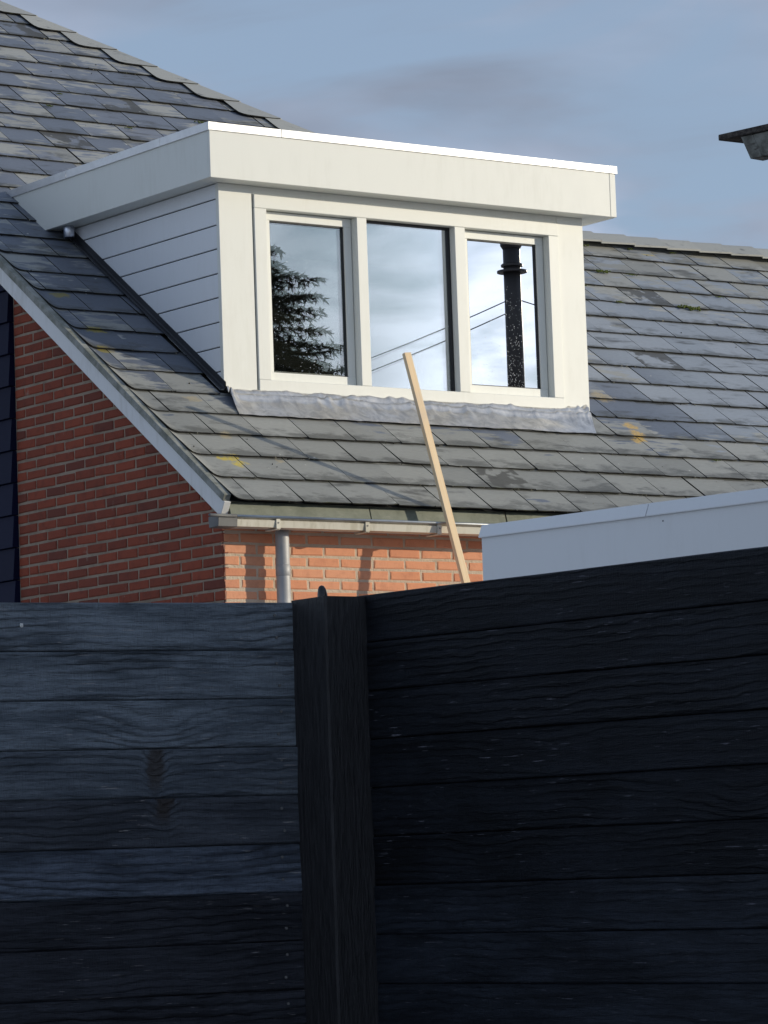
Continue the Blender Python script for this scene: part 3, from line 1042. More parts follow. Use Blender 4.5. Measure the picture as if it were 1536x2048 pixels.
# eave: green-grey strip, soffit, gutter
for a, b in ((-0.045, 0.880), (0.886, 1.826), (1.834, 3.2), (3.206, 4.6)):
    mb = MB()
    poly = [(-.128, 3.335), (-.165, 3.20), (-.157, 3.195), (-.118, 3.335)]
    mb.prism(poly, lambda u, v, w: (w, u, v), a, b)
    link('eave_strip', mb.mesh('eave_strip', 'eave', .0015), house)
box_part('soffit', house, (-0.02, 4.6, -0.116, -0.002, 3.193, 3.215), 'barge')
mb = MB()
gpoly = [(-.240, 3.233), (-.224, 3.226), (-.224, 3.2195), (-.237, 3.217), (-.231, 3.180), (-.150, 3.178), (-.145, 3.232), (-.149, 3.232), (-.154, 3.183), (-.227, 3.185), (-.232, 3.215), (-.220, 3.2175), (-.220, 3.229)]
mb.prism(gpoly, lambda u, v, w: (w, u, v), -0.062, 4.55)
gut = link('gutter', mb.mesh('gutter', 'gutterpaint'), house)
mb = MB(); mb.tube([(-.072, -.2425, 3.2345), (1.5, -.2425, 3.2345), (4.55, -.2425, 3.2345)], .0078, 10)
link('bead', mb.mesh('bead', 'bead', 0, True), gut)
mb = MB()
g2 = [(-.241, 3.233), (-.235, 3.176), (-.145, 3.174), (-.140, 3.235)]
mb.prism(g2, lambda u, v, w: (w, u, v), -0.185, -0.060)
link('end_cap', mb.mesh('end_cap', 'endcap', .003), gut)
mb = MB(); mb.tube([(-.245, -.2425, 3.2345), (-.238, -.2425, 3.2345), (-.07, -.2425, 3.2345)], [.006, .0095, .0095], 10)
link('end_bead', mb.mesh('end_bead', 'endcap', 0, True), gut)
for x in (0.2, 0.79, 1.282, 1.9, 2.5, 3.1):
    mb = MB()
    mb.box(x-.014, x+.014, -.2425, -.2345, 3.172, 3.226)
    mb.box(x-.014, x+.014, -.2344, -.13, 3.168, 3.1735)
    link('bracket', mb.mesh('bracket', 'gutterpaint', .0015), gut)
    mb = MB(); mb.tube([(x, -.2460, 3.205), (x, -.2426, 3.205)], .0042, 8)
    link('screw', mb.mesh('screw', 'endcap'), gut)

# downpipe
mb = MB()
PX, PY = 0.322, -0.092
mb.tube([(PX, PY, .05), (PX, PY, 1.5), (PX, PY, 3.150), (PX, PY, 3.190)], [.0385, .0385, .0385, .0385], 28)
pipe = link('downpipe', mb.mesh('downpipe', 'zinc', 0, True), house)
mb = MB()
for z in (2.962,):
    mb.tube([(PX, PY, z-.03), (PX, PY, z-.028), (PX, PY, z+.028), (PX, PY, z+.03)], [.039, .0408, .0408, .039], 28)
link('collar', mb.mesh('collar', 'zinc', 0, True), pipe)
mb = MB()
mb.tube([(PX, PY, 1.96), (PX, PY, 2.0)], .042, 24); mb.box(PX-.008, PX+.008, PY+.03, .01, 1.97, 1.99)
link('pipe_clip', mb.mesh('pipe_clip', 'zinc'), pipe)

# ------------------------------------------------------------------ the dormer
YD = 0.8863
dormer = thing('dormer', (1.95, YD, 4.09), 'new white flat-roofed dormer with three windows on the slate slope', 'dormer')
ZF0, ZF1 = 5.3004, 5.6186
XF0, XF1, YF = 0.4798, 3.4795, 0.7533
def roofy(z):
    return (z-Z0)/0.7013


box_part('fascia', dormer, (XF0, 3.4305, YF, YF+.022, ZF0, 5.585), 'fascia', .0025)
box_part('fascia_corner', dormer, (3.4325, XF1, YF+.0005, YF+.022, ZF0+.001, 5.585), 'fascia', .0025)
for (a, b) in ((XF0, XF0+.022), (XF1-.022, XF1)):
    mb = MB()
    poly = [(YF+.0225, ZF0), (roofy(ZF0)+.02, ZF0), (roofy(5.585)+.02, 5.585), (YF+.0225, 5.585)]
    mb.prism(poly, lambda u, v, w: (w, u, v), a, b)
    link('side_fascia', mb.mesh('side_fascia', 'fascia', .0025), dormer)
# soffit
mb = MB()
mb.box(XF0+.0225, XF1-.0225, YF+.0225, roofy(ZF0)+.05, ZF0+.004, ZF0+.016)
link('soffit', mb.mesh('soffit', 'fascia'), dormer)
# flat roof deck
mb = MB(); mb.box(XF0+.03, XF1-.03, YF+.03, roofy(5.56)+.2, 5.53, 5.575)
link('roof_deck', mb.mesh('roof_deck', 'bitumen'), dormer)
# aluminium edge trim in lengths
def trim_front(a, b):
    mb = MB()
    mb.prism([(YF-.008, 5.575), (YF-.008, ZF1+.003), (YF+.05, ZF1+.003), (YF+.05, ZF1-.006), (YF-.001, ZF1-.006), (YF-.001, 5.575)],
             lambda u, v, w: (w, u, v), a, b)
    link('edge_trim', mb.mesh('edge_trim', 'alu', .001), dormer)
for a, b in ((XF0-.008, .9755), (.9785, 2.979), (2.982, XF1+.008)):
    trim_front(a, b)
def trim_side(x, sgn, a, b):
    mb = MB()
    pr = [(-.0095, 5.5735), (-.0095, ZF1+.0037), (.05, ZF1+.0037), (.05, ZF1-.0065), (-.001, ZF1-.0065), (-.001, 5.5735)]
    mb.prism([(x+sgn*u, v) for u, v in pr], lambda u, v, w: (u, w, v), a, b)
    link('edge_trim', mb.mesh('edge_trim', 'alu', .001), dormer)
for a, b in ((YF-.0093, 1.267), (1.270, 2.343), (2.347, roofy(ZF1)+.02)):
    trim_side(XF0, 1, a, b); trim_side(XF1, -1, a, b)

# corner panels left and right of the frame, head panel above
box_part('corner_panel', dormer, (DX0, 0.8475, YD, YD+.03, 4.0962, 5.3035), 'panel', .002)
box_part('corner_panel', dormer, (3.1095, DX1, YD+.006, YD+.03, 4.0962, 5.3035), 'panel', .002)
box_part('head_panel', dormer, (0.8495, 3.1085, YD+.008, YD+.03, 5.2565, 5.3035), 'panel', .001)
# left side boards
lines = [5.3035, 5.213, 5.060, 4.921, 4.777, 4.637, 4.494, 4.349, 4.207, 4.06]
for z1, z0 in zip(lines[:-1], lines[1:]):
    for side in (0, 1):
        g_ = .0035
        poly = [(YD+.031, z0+g_), (max(roofy(z0+g_)+.03, YD+.032), z0+g_), (max(roofy(z1-g_)+.03, YD+.035), z1-g_), (YD+.031, z1-g_)]
        if z0 < 4.08:
            poly = [(YD+.031, 4.10), (YD+.05, 4.10), (max(roofy(z1-g_)+.03, YD+.035), z1-g_), (YD+.031, z1-g_)]
        a, b = (DX0+.002, DX0+.016) if side == 0 else (DX1-.016, DX1-.002)
        mb = MB(); mb.prism(poly, lambda u, v, w: (w, u, v), a, b)
        link('siding_board', mb.mesh('siding_board', 'siding', .0025), dormer)
for a, b in ((DX0+.0165, DX0+.06), (DX1-.06, DX1-.0165)):
    mb = MB()
    poly = [(YD+.031, 4.09), (YD+.05, 4.09), (roofy(5.30), 5.298), (YD+.031, 5.298)]
    mb.prism(poly, lambda u, v, w: (w, u, v), a, b)
    link('side_wall', mb.mesh('side_wall', 'room'), dormer)
# side soaker flashing along the slates, its shade painted into the dark lead colour
mb = MB()
ny = 26
y0, y1 = YD-.02, roofy(5.30)+.1
pr = [(-.034, .012), (-.031, .017), (-.010, .020), (-.006, .026), (-.004, .055), (.0015, .055), (.0015, .0)]
vs = []
for i in range(ny+1):
    y = y0+(y1-y0)*i/ny
    w = noise.noise(Vector((0, y*6, 3)))*.006
    for u, h in pr:
        vs.append((DX0+u+(w if u < -.01 else 0), y, rz(y)+h*1.15+(abs(w)*.7 if u < -.01 else 0)))
m_ = len(pr)
fs = []
for i in range(ny):
    for q in range(m_-1):
        fs.append((i*m_+q, i*m_+q+1, (i+1)*m_+q+1, (i+1)*m_+q))
mb.add(vs, fs)
link('side_flashing', mb.mesh('side_flashing', 'flashdark', 0, False), dormer)
# lead apron under the windows: a dressed sheet with folds
mb = MB()
nu, nv = 260, 34
xa, xb = 0.550, 3.300
vs = []
for i in range(nu+1):
    u = i/nu
    for j in range(nv+1):
        v = j/nv                       # 0 at the sill, 1 at the lower edge
        x = xa+(xb-xa)*u
        sideL = max(0, 1-(x-xa)/.10); sideR = max(0, 1-(xb-x)/.30)
        # pull the corners up towards the sill
        x2 = x+0.072*(1-v)*sideL-0.150*v*sideR
        y = 0.905-(0.905-0.632)*v
        h = 0.006+0.012*min(1, max(0, (v-.08)/.10))+0.016*math.exp(-((v-.24)/.06)**2)-.010*math.exp(-((v-.34)/.04)**2)
        h += (0.026+.008*noise.noise(Vector((x*2.1, 8, 0))))*math.exp(-((v-.47+.03*noise.noise(Vector((x*1.7, 3, 0))))/.055)**2)
        k = (1-abs(2*v-1)*.4)*min(1, v/.16)
        h += .013*k*noise.noise(Vector((x*3.4, v*2.2, 1.0)))+.010*k*noise.noise(Vector((x*8, v*3.4, 5.0)))
        crs = noise.noise(Vector((x*17, v*2.5, 7.0)))
        h += .022*k*max(0, crs-.15)-.012*k*max(0, -crs-.3)+.002*noise.noise(Vector((x*40, v*12, 7.0)))
        h += (sideL+min(1, sideR*1.5))*.022*(1-v)*(1+1.2*noise.noise(Vector((x*26, v*5, 2.0))))
        if v > .58:
            f_ = (v-.58)/.42
            h = h*(1-f_)+.0085*f_
        yy = y+(.014*noise.noise(Vector((x*3.3, 4, 4)))+.005*noise.noise(Vector((x*15, 9, 4))))*v
        vs.append((x2, yy, rz(yy)+h*1.15))
fs = [(i*(nv+1)+j, (i+1)*(nv+1)+j, (i+1)*(nv+1)+j+1, i*(nv+1)+j+1) for i in range(nu) for j in range(nv)]
mb.add(vs, fs)
me = mb.mesh('lead_apron', 'lead', 0, True)
o = link('lead_apron', me, dormer)
md = o.modifiers.new('thickness', 'SOLIDIFY'); md.thickness = .0015; md.offset = -1; md.use_rim = False

# window frame ------------------------------------------------------
FY = YD-.010
FD = 0.085
mb = MB()
mb.box(0.857, 3.107, FY, FY+FD, 4.0985, 4.168)            # sill rail
mb.box(0.857, 3.107, FY, FY+FD, 5.175, 5.2545)            # head rail
frame = link('window_frame', mb.mesh('window_frame', 'frame', .003), dormer)
for (a, b) in ((0.857, 0.943), (1.585, 1.657), (2.308, 2.387), (3.030, 3.107)):
    mb = MB(); mb.box(a, b, FY+.0012, FY+FD, 4.1685, 5.1745)
    link('stile', mb.mesh('stile', 'frame', .0025), frame)


def pane(x0, x1, z0, z1, y, bow, name='pane'):
    nx, nz_ = 6, 10
    xc, zc_ = (x0+x1)/2, (z0+z1)/2
    mb = MB(); vs = []
    def dy(x, z):
        return bow*(x-xc)*(0.55+0.45*math.cos((z-z0)/(z1-z0)*math.pi*1.3-1.5))
    for t_ in (0, .004):
        for i in range(nx+1):
            for j in range(nz_+1):
                x = x0+(x1-x0)*i/nx; z = z0+(z1-z0)*j/nz_
                vs.append((x, y+t_+dy(x, z), z))
    N = (nx+1)*(nz_+1); q = lambda i, j: i*(nz_+1)+j
    fs = []
    for i in range(nx):
        for j in range(nz_):
            fs.append((q(i, j), q(i+1, j), q(i+1, j+1), q(i, j+1)))
            fs.append((N+q(i, j), N+q(i, j+1), N+q(i+1, j+1), N+q(i+1, j)))
    mb.add(vs, fs)
    return link(name, mb.mesh(name, 'glass', 0, True), frame)


def ringbox(mb, x0, x1, z0, z1, wl, wr, wb, wt, ya, yb):
    mb.box(x0, x1, ya, yb, z0, z0+wb)
    mb.box(x0, x1, ya, yb, z1-wt, z1)
    mb.box(x0, x0+wl, ya+.0006, yb, z0+wb, z1-wt)
    mb.box(x1-wr, x1, ya+.0006, yb, z0+wb, z1-wt)


SY = FY+.056
for (a, b) in ((0.943, 1.585), (2.387, 3.030)):
    x0, x1, z0, z1 = a+.004, b-.004, 4.172, 5.171
    mb = MB(); ringbox(mb, x0, x1, z0, z1, .052, .052, .052, .050, SY, SY+.05)
    link('sash', mb.mesh('sash', 'frame', .002), frame)
    mb = MB(); ringbox(mb, x0+.053, x1-.053, z0+.053, z1-.051, .006, .006, .005, .006, SY+.010, SY+.022)
    link('gasket', mb.mesh('gasket', 'gasket'), frame)
    mb = MB(); ringbox(mb, x0+.053, x1-.053, z0+.053, z1-.051, .014, .014, .010, .010, SY+.0268, SY+.0382)
    link('spacer', mb.mesh('spacer', 'spacer'), frame)
    pane(x0+.053, x1-.053, z0+.053, z1-.051, SY+.022, .0)
    pane(x0+.053, x1-.053, z0+.053, z1-.051, SY+.039, .0022)
a, b = 1.657, 2.308
mb = MB(); ringbox(mb, a+.001, b-.001, 4.169, 5.174, .010, .012, .004, .012, SY-.004, SY+.012)
link('gasket', mb.mesh('gasket', 'gasket'), frame)
mb = MB(); ringbox(mb, a+.001, b-.001, 4.169, 5.174, .018, .020, .010, .016, SY+.0168, SY+.0282)
link('spacer', mb.mesh('spacer', 'spacer'), frame)
pane(a+.001, b-.001, 4.169, 5.174, SY+.012, 0)
pane(a+.001, b-.001, 4.169, 5.174, SY+.029, -.0012)

# rain drops on the outer panes, thickest low on the right-hand window
rd = random.Random(77)
mb = MB()
def drop(x, z, y, r):
    vs = [(x, y-r*.55, z)]
    for rr, d in ((.6, .42), (1.0, .02)):
        for k in range(7):
            a_ = k*2*math.pi/7
            vs.append((x+math.cos(a_)*r*rr, y-r*d, z+math.sin(a_)*r*rr*1.15))
    fs = [(0, 1+k, 1+(k+1) % 7) for k in range(7)]+[(1+k, 8+k, 8+(k+1) % 7, 1+(k+1) % 7) for k in range(7)]
    mb.add(vs, fs)
for (a, b, y, n, top) in ((1.0, 1.53, SY+.0218, 60, .75), (1.67, 2.29, SY+.0118, 95, .60), (2.445, 2.972, SY+.0218, 900, .66)):
    for q in range(n):
        z = 4.19+(top)*rd.random()**1.9
        u = rd.random()
        if n < 80:
            u = u*.6; z = 4.25+.65*rd.random()
        if n > 500:
            u = min(1, max(0, rd.gauss(.55, .27)))
        elif n == 95:
            u = 1-abs(rd.gauss(0, .3))
        if not 0 < u < 1:
            continue
        drop(a+(b-a)*u, z, y, rd.uniform(.0008, .0019)*(1.4 if rd.random() < .12 else 1))
o = link('water_drops', mb.mesh('water_drops', 'drop', 0, True), frame); o['kind'] = 'stuff'
# the dark room behind the glass
mb = MB()
x0, x1, y0, y1, z0, z1 = 0.69, 3.24, FY+FD+.001, 2.9, 4.10, 5.25
mb.add([(x0, y0, z0), (x1, y0, z0), (x1, y1, z0), (x0, y1, z0), (x0, y0, z1), (x1, y0, z1), (x1, y1, z1), (x0, y1, z1)],
       [(0, 1, 2, 3), (4, 7, 6, 5), (1, 5, 6, 2), (2, 6, 7, 3), (3, 7, 4, 0)])
link('room_lining', mb.mesh('room_lining', 'room'), dormer)

# small steel cylinder under the side fascia
wlamp = thing('wall_light', (0.552, 2.46, 5.305), 'small silver cylindrical light fixed under the dormer side eave', 'light')
mb = MB(); mb.tube([(.552, 2.46, 5.303), (.552, 2.46, 5.296), (.552, 2.46, 5.238), (.552, 2.46, 5.234)], [.0325, .034, .034, .031], 24)
link('housing', mb.mesh('housing', 'steel', 0, True), wlamp)
mb = MB(); mb.tube([(.552, 2.46, 5.2338), (.552, 2.46, 5.2325)], [.028, .027], 20)
link('lens', mb.mesh('lens', 'gasket', 0, False), wlamp)

# ------------------------------------------------------------------ leaning batten
top = Vector((1.226, -0.064, 4.212)); dirb = Vector((1.363-1.226, -.359+.064, 3.187-4.508))
bot = top+dirb*((top.z)/-dirb.z)
ax = (top-bot).normalized(); L = (top-bot).length
xx = Vector((1, 0, 0)); xx = (xx-ax*xx.dot(ax)).normalized(); yy = ax.cross(xx)
W = Matrix(((xx.x, yy.x, ax.x, bot.x), (xx.y, yy.y, ax.y, bot.y), (xx.z, yy.z, ax.z, bot.z), (0, 0, 0, 1)))
mb = MB(); mb.box(-.0235, .0235, -.0125, .0125, 0, L)
o = link('wooden_batten', mb.mesh('wooden_batten', 'pine', .0018), None, W)
o['label'] = 'long fresh pine batten leaning against the gutter in front of the dormer'; o['category'] = 'plank'

# ------------------------------------------------------------------ flat-roofed shed, right
SA = rad(-82)
es = Vector((math.cos(SA), math.sin(SA), 0)); ns = Vector((-es.y, es.x, 0))   # ns points to +X
S0 = Vector((-1.525, -4.29, 0))
shed = thing('garden_shed', (S0+es*1.5+ns*1.2), 'flat-roofed shed with white fascia behind the fence at right', 'shed')
SW = Matrix(((es.x, ns.x, 0, S0.x), (es.y, ns.y, 0, S0.y), (0, 0, 1, 0), (0, 0, 0, 1)))   # local x along es, y inward
def spart(name, dims, mat, bevel=.002):
    mb = MB(); mb.box(*dims); return link(name, mb.mesh(name, mat, bevel), shed, SW)
spart('wall', (.12, 3.0, .12, 2.4, 0, 2.36), 'fence_mid')
spart('fascia', (0.006, 3.1, 0.006, .026, 2.34, 2.700), 'shed')
spart('end_fascia', (0.006, .026, .0265, 2.5, 2.34, 2.700), 'shed')
spart('roof_deck', (.03, 3.05, .03, 2.5, 2.64, 2.70), 'bitumen')
for a, b in ((0.0, .946), (.950, 3.12)):
    mb = MB(); mb.prism([(-.006, 2.690), (-.006, 2.695), (.016, 2.7445), (.06, 2.7465), (.06, 2.702), (.0055, 2.702), (.0055, 2.690)], lambda u, v, w: (w, u, v), a, b)
    link('edge_trim', mb.mesh('edge_trim', 'shed', .001), shed, SW)
mb = MB(); mb.tube([(1.03, .0055, 2.665), (1.03, .0035, 2.665)], .003, 8)
link('screw', mb.mesh('screw', 'endcap'), shed, SW)

# ------------------------------------------------------------------ neighbouring building, far right
NA = rad(-82)
en = Vector((math.cos(NA), math.sin(NA), 0)); nn = Vector((-en.y, en.x, 0))
N0 = Vector((-3.419, -8.064, 3.507))
NW = Matrix(((en.x, nn.x, 0, N0.x), (en.y, nn.y, 0, N0.y), (0, 0, 1, N0.z), (0, 0, 0, 1)))
nb = thing('neighbour_house', (N0.x+2.5, N0.y-3, 0), 'neighbouring house of which only a dark eave corner shows at upper right', 'house')
def npart(name, mb, mat, bevel=0):
    return link(name, mb.mesh(name, mat, bevel), nb, NW)
mb = MB(); mb.prism([(0, 0), (5, .2), (5, .24), (0, .0185)], lambda u, v, w: (w, u, v), 0, 9)
npart('roof', mb, 'felt', .002)
mb = MB()   # trapezoid gutter below the roof edge
gp = [(.012, -.002), (.030, -.068), (.085, -.068), (.098, -.002), (.094, -.002), (.082, -.064), (.033, -.063), (.016, -.002)]
vs = []
for w, sk in ((.086, 0.0), (.118, 0), (9, 0)):
    pass
n = len(gp)
ends = []
for w in (.086, 9.0):
    vs += [(w+(-.0)+(max(0, -v)*.28 if w < 1 else 0), u, v) for u, v in gp]
mb.add(vs, [tuple(range(n)), tuple(range(2*n-1, n-1, -1))]+[(q, (q+1) % n, n+(q+1) % n, n+q) for q in range(n)])
ng = npart('gutter', mb, 'oldzinc', 0)
mb = MB()
vs = []
gq = [(.010, -.001), (.028, -.0705), (.087, -.0705), (.100, -.001)]
for w in (.082, .128):
    vs += [(w+max(0, -v)*.28, u, v) for u, v in gq]
mb.add(vs, [(0, 1, 2, 3), (7, 6, 5, 4)]+[(q, (q+1) % 4, 4+(q+1) % 4, 4+q) for q in range(4)])
link('end_cap', mb.mesh('end_cap', 'oldzinc', .001), ng, NW)
mb = MB(); mb.box(.15, 8.8, .35, 5.0, -N0.z, .012)
npart('wall', mb, 'mortar')

# ------------------------------------------------------------------ fences
def fence(name, origin, ang, length, mats, label, tops, seed, zstart, flip):
    e = Vector((math.cos(ang), math.sin(ang), 0)); nrm = Vector((e.y, -e.x, 0))      # nrm: visible side
    th = thing(name, (origin[0]+e.x*length/2, origin[1]+e.y*length/2, 0), label, 'fence')
    r = random.Random(seed)
    pitch = .1215
    for i in range(17):
        z1 = zstart-pitch*i
        z0 = max(z1-pitch+.0035, 0.0)
        if z1 < .03:
            break
        mb = MB()
        # slightly waney board: many stations along the length
        ns_ = 40
        vs = []
        ph = r.uniform(0, 50)
        tw = r.uniform(-.003, .003)
        for k in range(ns_+1):
            x = length*k/ns_
            a = .0016*noise.noise(Vector((x*2.3+ph, 1.0, 0))); b = .0016*noise.noise(Vector((x*2.3+ph, 9.0, 0)))
            d = .0020*noise.noise(Vector((x*1.4+ph, 4.0, 0)))
            hh = z1-z0
            for (yy_, zz) in ((-.0+d+tw+.0022, 0+a), (d+tw, .003+a), (d-tw, hh-.003+b), (d-tw+.0022, hh+b), (.010, hh+b), (.010, hh-.008+b), (.022, hh-.008+b), (.022, a-.009), (.0105, a-.009), (.0105, a)):
                vs.append((x, yy_, zz))
        fs = []
        for k in range(ns_):
            for q in range(10):
                fs.append((k*10+q, k*10+(q+1) % 10, (k+1)*10+(q+1) % 10, (k+1)*10+q))
        fs.append(tuple(range(9, -1, -1))); fs.append(tuple(ns_*10+q for q in range(10)))
        mb.add(vs, fs)
        back = -nrm
        dep = r.uniform(-.002, .002)
        Wb = Matrix(((e.x, back.x, 0, origin[0]+back.x*dep), (e.y, back.y, 0, origin[1]+back.y*dep), (0, 0, 1, z0), (0, 0, 0, 1)))
        link('board', mb.mesh('board', mats(i)), th, Wb)
    return th, e, nrm


aL = rad(-11)
eL = Vector((math.cos(aL), math.sin(aL), 0))
qL = Vector((-5.549, -8.785, 0))
oL = qL-eL*2.6
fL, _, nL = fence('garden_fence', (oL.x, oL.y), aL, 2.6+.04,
                  lambda i: 'fence_grey' if i < 3 else ('fence_knot' if i == 3 else 'fence_knot2' if i == 4 else 'fence_mid' if i == 5 else 'fence_dark'),  # lower rows darker: weathering, and loss of sky light painted in
                  'black stained board fence panel left of the post, its upper boards faded grey', None, 5, 1.991, False)
aR = rad(-84)
oR = Vector((-5.43, -8.80, 0))
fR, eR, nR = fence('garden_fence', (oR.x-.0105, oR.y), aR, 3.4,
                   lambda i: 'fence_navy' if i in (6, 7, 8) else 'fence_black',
                   'deep black board fence panel right of the post, running under the shed', None, 11, 2.000, False)
for par, x_, y_, z_, r_ in ():
    pass
def fleck(par, org, e, nrm, s, z, r):
    c = Vector((org.x, org.y, 0))+e*s+nrm*.003; c.z = z
    mb = MB(); vs = [c+nrm*r*.35]
    rr = random.Random(int(s*100+z*1000))
    for k in range(9):
        a_ = k*2*math.pi/9
        vs.append(c+(e*math.cos(a_)+Vector((0, 0, 1))*math.sin(a_))*r*rr.uniform(.6, 1.2)-nrm*.002)
    mb.add(vs, [(0, 1+k, 1+(k+1) % 9) for k in range(9)])
    link('paint_fleck', mb.mesh('paint_fleck', 'fleck'), par)
fleck(fL, qL, eL, nL, -.722, 1.936, .0055)
# right panel: distance along from the pixel (880,1943)
fleck(fR, oR, eR, nR, .405, 1.053, .006)
fleck(fR, oR, eR, nR, .423, 1.051, .005)

for par, org, e_, n_, xs, zt in ((fL, qL, eL, nL, (-.045,), 1.991), (fR, oR, eR, nR, (.27, 1.30), 2.0)):
    for x_ in xs:
        for i in range(9):
            for dz in (.032, .088):
                c = Vector((org.x, org.y, 0))+e_*(x_+random.Random(i*7+int(dz*1000)).uniform(-.006, .006)); c.z = zt-.1215*i-dz
                mb = MB(); mb.tube([c-n_*.004, c+n_*.0035], .0036, 7)
                link('nail', mb.mesh('nail', 'endcap'), par)

post = thing('fence_post', (-5.484, -8.866, 0), 'square black timber post standing where the two fence panels meet', 'post')
mb = MB()
c0 = .005
PD = .155
N_ = 30
vs = []
sec = [(c0, 0), (.13-c0, 0), (.13, c0), (.13, PD-c0), (.13-c0, PD), (c0, PD), (0, PD-c0), (0, c0)]
for k in range(N_+1):
    z = 1.996*k/N_
    for i, (u, v) in enumerate(sec):
        a = .0016*noise.noise(Vector((z*3.0, i*3.3, 0)))
        vs.append((u+a, v+a, z))
fs = [(k*8+q, k*8+(q+1) % 8, (k+1)*8+(q+1) % 8, (k+1)*8+q) for k in range(N_) for q in range(8)]
fs += [tuple(range(7, -1, -1)), tuple(N_*8+q for q in range(8))]
mb.add(vs, fs)
link('shaft', mb.mesh('shaft', 'post'), post, Matrix.Translation((-5.549, -8.931, 0)))

# stake behind the post, only its rounded tip shows
sx, sy = -5.327, -8.600
mb = MB(); mb.tube([(sx, sy, 0), (sx, sy, 2.012)], .010, 10)
stake = thing('garden_stake', (sx, sy, 0), 'thin black stake behind the fence post with only its rounded tip showing', 'stake')
link('rod', mb.mesh('rod', 'blackplastic', 0, True), stake)
mb = MB(); mb.tube([(sx, sy, 2.005), (sx, sy, 2.010), (sx, sy, 2.030), (sx-.001, sy, 2.044), (sx-.002, sy, 2.052), (sx-.002, sy, 2.0545)], [.010, .0135, .0130, .0105, .0065, .001], 14)
link('cap', mb.mesh('cap', 'blackplastic', 0, True), stake)

# ------------------------------------------------------------------ what the panes reflect: conifer, flue on a roof, cables
def conifer(loc, height, rbase, seed):
    r = random.Random(seed)
    th = thing('conifer_tree', loc, 'dark conifer seen only as a reflection in the left window pane', 'tree')
    L = Vector(loc)
    mb = MB(); mb.tube([L, L+Vector((0.05, 0, height*.5)), L+Vector((0, 0.03, height))], [.28, .15, .015], 10)
    link('trunk', mb.mesh('trunk', 'bark', 0, True), th)
    mb = MB()
    z = 2.0
    while z < height-.1:
        t_ = 1-z/height
        n = r.randint(5, 8)
        a0 = r.uniform(0, 6.28)
        for q in range(n):
            a_ = a0+q*6.283/n+r.uniform(-.35, .35)
            ln = (rbase*t_**.82+.12)*r.uniform(.35, 1.45)
            d = Vector((math.cos(a_), math.sin(a_), 0)); sd = Vector((-d.y, d.x, 0))
            lift = r.uniform(.15, .4)
            prev = L+Vector((0, 0, z)); m = max(5, int(ln/.16))
            for k in range(m):
                f0, f1 = k/m, (k+1)/m
                def bp(f):
                    return L+Vector((0, 0, z))+d*ln*f+Vector((0, 0, ln*(lift*f-.50*f*f+.22*f**4)))
                A, B = bp(f0), bp(f1)
                w = .014*(1-f0)+.004
                mb.add([A+sd*w, A-sd*w, B-sd*w, B+sd*w, A+Vector((0, 0, w)), B+Vector((0, 0, w))], [(0, 1, 2, 3), (0, 4, 5, 3), (1, 4, 5, 2)], 1)
                # side twigs with needles, hanging a little
                if f0 > .08:
                    for sgn in (-1, 1, -1, 1):
                        tl = ln*.30*(1-f0*.6)*r.uniform(.5, 1.1)+.05
                        dv = (d*r.uniform(.3, .9)+sd*sgn*r.uniform(.5, 1.0)+Vector((0, 0, r.uniform(-.75, .12)))).normalized()
                        C_ = A+(B-A)*r.random()
                        nn_ = max(4, int(tl/.035))
                        for s_ in range(nn_):
                            c = C_+dv*tl*(s_+.5)/nn_
                            for _ in range(2):
                                nd = (dv*.9+Vector((r.uniform(-1, 1), r.uniform(-1, 1), r.uniform(-1, .6)))).normalized()
                                sz = r.uniform(.08, .15)
                                pv = nd.cross(Vector((r.uniform(-1, 1), r.uniform(-1, 1), r.uniform(-1, 1)))).normalized()*sz*.16
                                mb.add([c-pv, c+pv, c+nd*sz], [(0, 1, 2)])
        z += r.uniform(.22, .36)*(0.65+t_*.8)
    print('needles', len(mb.f))
    me = bpy.data.meshes.new('crown'); me.from_pydata(mb.v, [], mb.f)
    me.materials.append(M['needles']); me.materials.append(M['bark'])
    for p_, k in zip(me.polygons, mb.mi):
        p_.material_index = k
    link('crown', me, th)


conifer((22.80, -31.55, 0), 12.0, 5.6, 3)

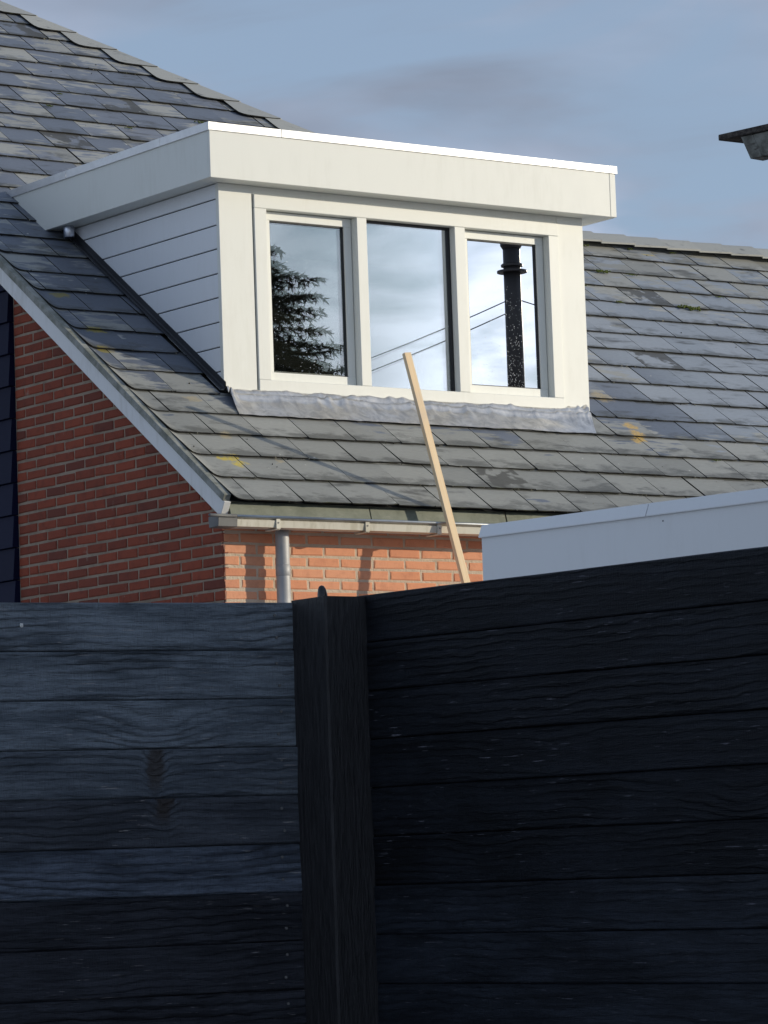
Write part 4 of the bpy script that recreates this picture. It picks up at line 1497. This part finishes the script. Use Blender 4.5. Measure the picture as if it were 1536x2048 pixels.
# house that carries the flue
hb = thing('rear_house', (22.5, -23.5, 0), 'house behind the camera whose dark flue is reflected in the right pane', 'house')
mb = MB(); mb.box(18.5, 26.5, -28, -20, 0, 5.2)
link('wall', mb.mesh('wall', 'brick'), hb)
mb = MB(); mb.prism([(-28.4, 5.15), (-19.6, 5.15), (-24, 7.9)], lambda u, v, w: (w, u, v), 18.2, 26.8)
link('roof', mb.mesh('roof', 'tiles'), hb)
flue = thing('flue_pipe', (21.30, -22.76, 6.9), 'dark metal flue pipe reflected in the right window pane', 'flue')
mb = MB(); fx, fy = 21.30, -22.76
mb.tube([(fx, fy, 6.7), (fx, fy, 9.0), (fx, fy, 10.6)], .125, 20)
link('pipe', mb.mesh('pipe', 'darkmetal', 0, True), flue)
for z, r_ in ((10.02, .16), (9.93, .22)):
    mb = MB(); mb.tube([(fx, fy, z), (fx, fy, z+.03), (fx, fy, z+.05)], [r_, r_, .13], 20)
    link('rain_collar', mb.mesh('rain_collar', 'darkmetal'), flue)
mb = MB(); mb.tube([(fx, fy, 10.28), (fx, fy, 10.33), (fx, fy, 10.55), (fx, fy, 10.6)], [.13, .16, .16, .13], 20)
link('cowl', mb.mesh('cowl', 'darkmetal'), flue)
for k, (A, B, lab) in enumerate((((21.30, -22.76, 9.56), (14.2, -25.6, 7.15), 'upper thin cable reflected across the panes'),
                                 ((21.30, -22.76, 9.38), (14.2, -25.6, 6.95), 'lower thin cable reflected across the panes'),
                                 ((21.30, -22.76, 9.56), (25.5, -18.5, 8.2), 'short cable reflected right of the flue'))):
    A, B = Vector(A), Vector(B)
    pts = []
    for i in range(15):
        f = i/14; q = A.lerp(B, f); q.z -= .25*4*f*(1-f); pts.append(q)
    if k < 2:
        pts.append(pts[-1]+Vector((-3, -1.1, -.9)))
    mb = MB(); mb.tube(pts, .009, 6)
    o = link('overhead_cable', mb.mesh('overhead_cable', 'cable', 0, True))
    o['label'] = lab; o['category'] = 'cable'; o['group'] = 'reflected overhead cables'
